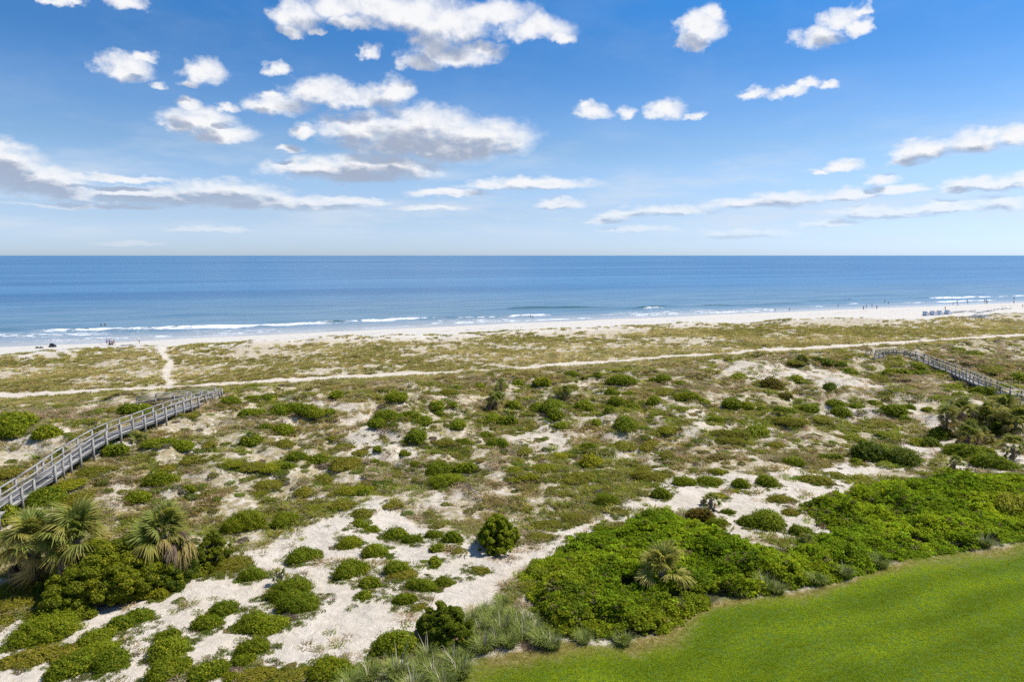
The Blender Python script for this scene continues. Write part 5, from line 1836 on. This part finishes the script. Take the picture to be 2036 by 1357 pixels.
person(1923.5, 604.2, 'wave', None, 'black', 2, 'person with arms raised in the shallows behind the lounge chairs')
person(1927.3, 602.4, 'stand', None, 'pink', 0, 'child in pink in the shallows behind the lounge chairs', 0.6)
person(1957, 600.2, 'stand', 'navy', 'black', 1, 'left one of a pair in the far shallows')
person(1960.4, 600.2, 'stand', 'black', 'black', 1, 'right one of a pair in the far shallows')
person(1962.2, 604.8, 'stand', 'black', 'navy', 2, 'person in dark clothes just in front of the pair in the far shallows')
person(2015.4, 604.8, 'stand', 'grey', 'grey', 0, 'person in grey on the far wet sand near the right picture edge')
person(1879, 617.6, 'stand', 'red', 'navy', 1, 'person in red standing behind the beach tents')
person(1878.6, 624.6, 'sit', 'navy', 'black', 1, 'person in navy sitting beside the right end beach tent', rz=1.5)
person(1848.6, 625.2, 'sit', 'red', 'navy', 1, 'person in red sitting between the two left beach tents', rz=1.5)
person(2033.2, 612.4, 'walk', 'pink', 'grey', 0, 'person in pink walking at the right picture edge')
person(201.2, 647.2, 'stand', 'black', 'black', 1, 'left swimmer of the pair behind the left breaker', depth=1.05)
person(208.6, 647.2, 'stand', 'black', 'black', 1, 'right swimmer of the pair behind the left breaker', depth=1.0)
person(1666.5, 608.6, 'stand', 'red', 'navy', 0, 'person in red wading waist deep in calm water', depth=0.75)
person(1680.6, 596.6, 'stand', 'black', 'black', 1, 'left swimmer of a close group far out', depth=1.1)
person(1688.6, 596.8, 'stand', 'black', 'black', 1, 'middle swimmer of a close group far out', depth=0.85)
person(1692.4, 596.6, 'stand', 'black', 'black', 2, 'right swimmer of a close group far out', depth=1.15)
person(1759, 600.6, 'stand', 'black', 'navy', 1, 'upper one of two waders left of the far breaker', depth=0.7)
person(1766.3, 603.6, 'stand', 'navy', 'navy', 1, 'lower one of two waders left of the far breaker', depth=0.8)
person(2016, 595.6, 'stand', 'grey', 'black', 1, 'wader beyond the far breaker near the right picture edge', depth=0.5)
person(1865, 590.6, 'stand', 'black', 'black', 1, 'swimmer just behind the far breaker', depth=1.0)
person(1956, 590.2, 'stand', 'navy', 'black', 1, 'swimmer far out to the right behind the far breaker', depth=0.9)


# ------------------------------------------------------------------ beach furniture
M_TENT_W = flat_mat('white_canvas', (0.74, 0.76, 0.78))
M_TENT_B = flat_mat('blue_canvas', (0.52, 0.63, 0.80))
M_DARK = flat_mat('dark_grey_mesh_cloth', (0.07, 0.08, 0.09))
M_FRAME = flat_mat('grey_brown_frame', (0.20, 0.17, 0.15))
M_STRIPE = flat_mat('white_blue_sling', (0.55, 0.62, 0.72))


def beach_tent(px, py, label):
    """Half open shade tent: blue triangular side, sloping white roof."""
    P = ground_at(px, py)[0]
    root = empty('beach_tent', tuple(P), R(12))
    w, d, h = 1.9, 1.7, 1.65
    n = 7
    prof = [(-w / 2 + w * q, h * math.sin(math.pi * (0.5 + 0.5 * q)) ** 0.8 if q < 1 else 0.0) for q in np.linspace(0, 1, n)]
    prof = [(x_, max(z_, 0.0)) for x_, z_ in prof]
    v, f = [], []
    for (x_, z_) in prof:
        v += [(x_, -d / 2, z_), (x_, d / 2, z_)]
    f = [(2 * i, 2 * i + 1, 2 * i + 3, 2 * i + 2) for i in range(n - 1)]
    o = obj('canopy', mesh_np('canopy', np.array(v), np.array(f), [M_TENT_W]), root)
    sm = o.modifiers.new('thickness', 'SOLIDIFY')
    sm.thickness = 0.03
    for sgn in (-1, 1):
        vv = [(x_ * 0.98, sgn * (d / 2 - 0.03), z_ * 0.97) for x_, z_ in prof] + [(-w / 2 + 0.02, sgn * (d / 2 - 0.03), 0.0)]
        me_ = bpy.data.meshes.new('side_panel')
        me_.from_pydata(vv, [], [tuple(range(len(vv)))])
        me_.materials.append(M_TENT_W)
        so = obj('side_panel', me_, root)
        sm = so.modifiers.new('thickness', 'SOLIDIFY')
        sm.thickness = 0.02
    vv, ff = join([box_between((-w / 2 + .03, 0, 0.02), (-w / 2 + .03, 0, h * 0.93), d * 0.86, 0.025, up=(1, 0, 0))])
    obj('front_flap', mesh_np('front_flap', vv, ff, [M_TENT_B]), root)
    for sgn in (-1, 1):
        vv, ff = join([limb((-w / 2, sgn * d / 2, 0), (-w / 2, sgn * d / 2, h), 0.03, 0.03)])
        obj('pole', mesh_np('pole', vv, ff, [M_FRAME]), root)
    tag(root, label, 'beach tent', 'blue and white beach tents')


for k, (px, py) in enumerate(((1842, 628), (1857, 627.2), (1870, 626.4), (1885.5, 625.2))):
    beach_tent(px, py, f'white and blue half open beach tent, {("first", "second", "third", "fourth")[k]} from the left')


def lounge_meshes():
    parts = [box_between((0, -.95, .32), (0, .35, .32), 0.58, 0.05), box_between((0, .35, .32), (0, .95, .75), 0.58, 0.05)]
    sling = join(parts)
    fr_ = []
    for sx in (-.3, .3):
        fr_.append(box_between((sx, -.95, .30), (sx, .40, .30), 0.05, 0.06))
        fr_.append(box_between((sx, .35, .30), (sx, .97, .74), 0.05, 0.06))
    frame = join(fr_)
    leg = join([box_between((0, 0, -.05), (0, 0, .30), 0.05, 0.05, up=(1, 0, 0))])
    return [mesh_np(nm, v, f, [m]) for nm, (v, f), m in (('sling', sling, M_STRIPE), ('frame', frame, M_FRAME), ('leg', leg, M_FRAME))]


sl, fr_m, lg_m = lounge_meshes()
LOUNGE = [(1894, 622.6), (1898, 622.4), (1902.5, 622.2), (1907, 622), (1911.5, 621.6), (1915.5, 621.4), (1926, 620.4), (1931, 621), (1936, 620.2), (1942, 623.4), (1947, 623.2), (1952, 622.8), (1958, 620.4), (1963, 620), (1968, 620.4), (1974, 618.6), (1981, 616.6), (1990, 615.6), (1996, 615.4), (2006, 615)]
for k, (px, py) in enumerate(LOUNGE):
    P = ground_at(px, py)[0]
    root = empty('lounge_chair', tuple(P), R(200) + random.uniform(-.25, .25))
    obj('sling', sl, root)
    obj('frame', fr_m, root)
    for sx in (-.27, .27):
        for sy in (-.8, .35):
            l_ = obj('leg', lg_m, root)
            l_.location = (sx, sy, 0)
    tag(root, f'low beach lounge chair right of the tents, {words_n[k]} from the left', 'lounge chair', 'lounge chairs on the far beach')

# long dark covered heap at the foot of the far dune
P0, P1 = ground_at(1928, 632)[0], ground_at(1966, 628)[0]
nseg, nring = 22, 9
v, f = [], []
for i in range(nseg + 1):
    q = i / nseg
    c = P0 * (1 - q) + P1 * q
    d2 = (P1 - P0)[:2] / np.linalg.norm((P1 - P0)[:2])
    nn = np.array([-d2[1], d2[0]])
    wdt = 1.5 * (math.sin(math.pi * min(max(q, 0.02), 0.98)) ** 0.45) * (1 + 0.15 * math.sin(q * 17))
    ht = 0.95 * (math.sin(math.pi * min(max(q, 0.02), 0.98)) ** 0.4) * (0.85 + 0.22 * math.sin(q * 21 + 1))
    gz = float(terrain_z(c[0], c[1]))
    for j in range(nring):
        a = math.pi * j / (nring - 1)
        p = c[:2] + nn * math.cos(a) * wdt
        v.append((p[0] - P0[0], p[1] - P0[1], gz - 0.12 + ht * math.sin(a) ** 0.7 - P0[2]))
for i in range(nseg):
    for j in range(nring - 1):
        a = i * nring + j
        f.append((a, a + 1, a + nring + 1, a + nring))
o = obj('covered_heap', mesh_np('covered_heap', np.array(v), np.array(f), [M_DARK], True))
o.location = tuple(P0)
tag(o, 'long dark grey covered heap on the far beach in front of the lounge chairs', 'heap')

# low post and wire fence along the far dune
m_fence = flat_mat('grey_fence_post', (0.34, 0.31, 0.27), 0.9)
FP = [(1902 + k * 6.2, 634.6 + 0.004 * k * k * 3.1 + (0.30 * k if k > 7 else 0.12 * k)) for k in range(24)]
fw = ground_at(*np.array(FP).T)
froot = empty('post_fence', tuple(fw[10]))
pv, pf = join([box_between((0, 0, -.3), (0, 0, .95), 0.11, 0.11, up=(1, 0, 0))])
pm = mesh_np('post', pv, pf, [m_fence])
for p in fw:
    o = obj('post', pm, froot)
    o.location = Vector(tuple(p)) - froot.location
    o.rotation_euler = (random.uniform(-.05, .05), random.uniform(-.05, .05), random.uniform(0, 3))
for hgt_ in (0.85, 0.45):
    parts = [box_between(fw[i] + np.array([0, 0, hgt_]) - np.array(froot.location), fw[i + 1] + np.array([0, 0, hgt_]) - np.array(froot.location), 0.012, 0.012) for i in range(len(fw) - 1)]
    v, f = join(parts)
    obj('wire', mesh_np('wire', v, f, [m_fence]), froot)
tag(froot, 'low post and wire fence along the far dune edge', 'fence')

# pale marker post by the sand track
P = ground_at(2018, 659)[0]
v, f = join([box_between((0, 0, -.3), (0, 0, 1.15), 0.16, 0.16, up=(1, 0, 0)), box_between((0, 0, 1.15), (0, 0, 1.22), 0.20, 0.20, up=(1, 0, 0))])
o = obj('marker_post', mesh_np('marker_post', v, f, [flat_mat('pale_timber', (0.55, 0.50, 0.42))]))
o.location = tuple(P)
tag(o, 'pale square marker post beside the sand track at the right', 'post')

# dark bundles, driftwood and the wagon on the near beach
def lump(px, py, w, h, seed, label, name='beach_bag', category='bag'):
    P = ground_at(px, py)[0]
    rng = np.random.default_rng(seed)
    bm = bmesh.new()
    bmesh.ops.create_icosphere(bm, subdivisions=3, radius=1.0)
    for vv in bm.verts:
        k_ = 1 + 0.22 * math.sin(vv.co.x * 3 + seed) * math.sin(vv.co.y * 4) + 0.08 * rng.normal()
        vv.co = Vector((vv.co.x * w / 2 * k_, vv.co.y * w / 3 * k_, max(vv.co.z, -0.35) * h * k_ * (1 - 0.25 * abs(vv.co.x))))
    me_ = bpy.data.meshes.new(name)
    bm.to_mesh(me_)
    bm.free()
    me_.materials.append(CLOTH['black'])
    o = obj(name, me_)
    o.location = (P[0], P[1], P[2] + 0.1)
    tag(o, label, category)


lump(104.8, 690.6, 1.9, 0.85, 3, 'largest dark bundle lying on the sand at the left')
lump(74, 692.8, 0.9, 0.30, 4, 'first small dark bundle on the sand at the far left')
lump(81.6, 692.8, 0.9, 0.30, 5, 'second small dark bundle on the sand, between its twin and the largest')
DR = ground_at(*np.array([(240, 688.4), (248, 688), (256, 687.6), (266, 687)], float).T)
parts = [limb(DR[i] - DR[0] + np.array([0, 0, .08]), DR[i + 1] - DR[0] + np.array([0, 0, .08]), .16 - .03 * i, .13 - .03 * i) for i in range(3)]
parts.append(limb(DR[2] - DR[0], DR[2] - DR[0] + np.array([.6, .2, .5]), .06, .02))
v, f = join(parts)
o = obj('driftwood', mesh_np('driftwood', v, f, [flat_mat('dark_driftwood', (0.06, 0.045, 0.035))]))
o.location = tuple(DR[0])
tag(o, 'long dark driftwood trunk on the sand right of the four people', 'driftwood')
P = ground_at(221, 687.6)[0]
wg = empty('beach_wagon', tuple(P), R(20))
v, f = join([box_between((-.5, 0, .42), (.5, 0, .42), .55, .32)])
obj('tub', mesh_np('tub', v, f, [CLOTH['black']]), wg)
v, f = join([limb((-.5, 0, .4), (-1.1, 0, .85), .02, .02)])
obj('handle', mesh_np('handle', v, f, [CLOTH['black']]), wg)
wv, wf = join([limb((0, -.04, 0), (0, .04, 0), .16, .16, 12)])
wm = mesh_np('wheel', wv, wf, [CLOTH['grey']])
for sx in (-.35, .35):
    for sy in (-.3, .3):
        o = obj('wheel', wm, wg)
        o.location = (sx, sy, .15)
tag(wg, 'dark beach wagon among the four people', 'wagon')
# surfboard lying at the water's edge
P = ground_at(1722, 618)[0]
n = 14
v = [(1.0 * math.cos(2 * math.pi * i / n), 0.27 * math.sin(2 * math.pi * i / n) * (1 - .15 * math.cos(2 * math.pi * i / n)), .06) for i in range(n)]
v += [(x_ * .96, y_ * .94, 0.0) for x_, y_, _ in v]
me_ = bpy.data.meshes.new('bodyboard')
me_.from_pydata(v, [], [tuple(range(n)), tuple(range(2 * n - 1, n - 1, -1))] + [(i, n + i, n + (i + 1) % n, (i + 1) % n) for i in range(n)])
me_.materials.append(CLOTH['pink'])
o = obj('bodyboard', me_)
o.location = (P[0], P[1], max(P[2], 0) + 0.05)
tag(o, 'pink bodyboard lying at the waterline beside the surf edge group', 'bodyboard')

# wrack line: dark strands of seaweed along the dry beach
x, y = throw_bands([(150, 420, 0.5)])
s, t = st(x, y)
ln = 190 + shore_shift(t) + 3 * fbm(t, t * 0, 60, 2, 301) + 1.2 * fbm(t, t * 0, 9, 2, 302)
k = (np.abs(s - ln) < 0.55) & (fbm(t, t * 0, 14, 2, 303) > -0.1) | ((s > 176) & (s < 205) & (RNG.uniform(0, 1, len(x)) < 0.006))
x, y = x[k], y[k]
n = len(x)
sz = RNG.uniform(.5, 1.3, n)
scatter_object('seaweed_wrack', np.stack([x, y, terrain_z(x, y)], 1), RNG.uniform(0, 6.28, n), np.stack([sz * 1.6, sz, sz * .5], 1), jitter(np.tile([[0.10, 0.085, 0.06]], (n, 1))), RNG.integers(0, 2, n),
               [blades_mesh('seaweed', 16, 0.16, 0.8, 0.03, 720 + k_, 2.5, 0.8) for k_ in range(2)], 'dark broken line of seaweed along the upper beach')

write_labels()
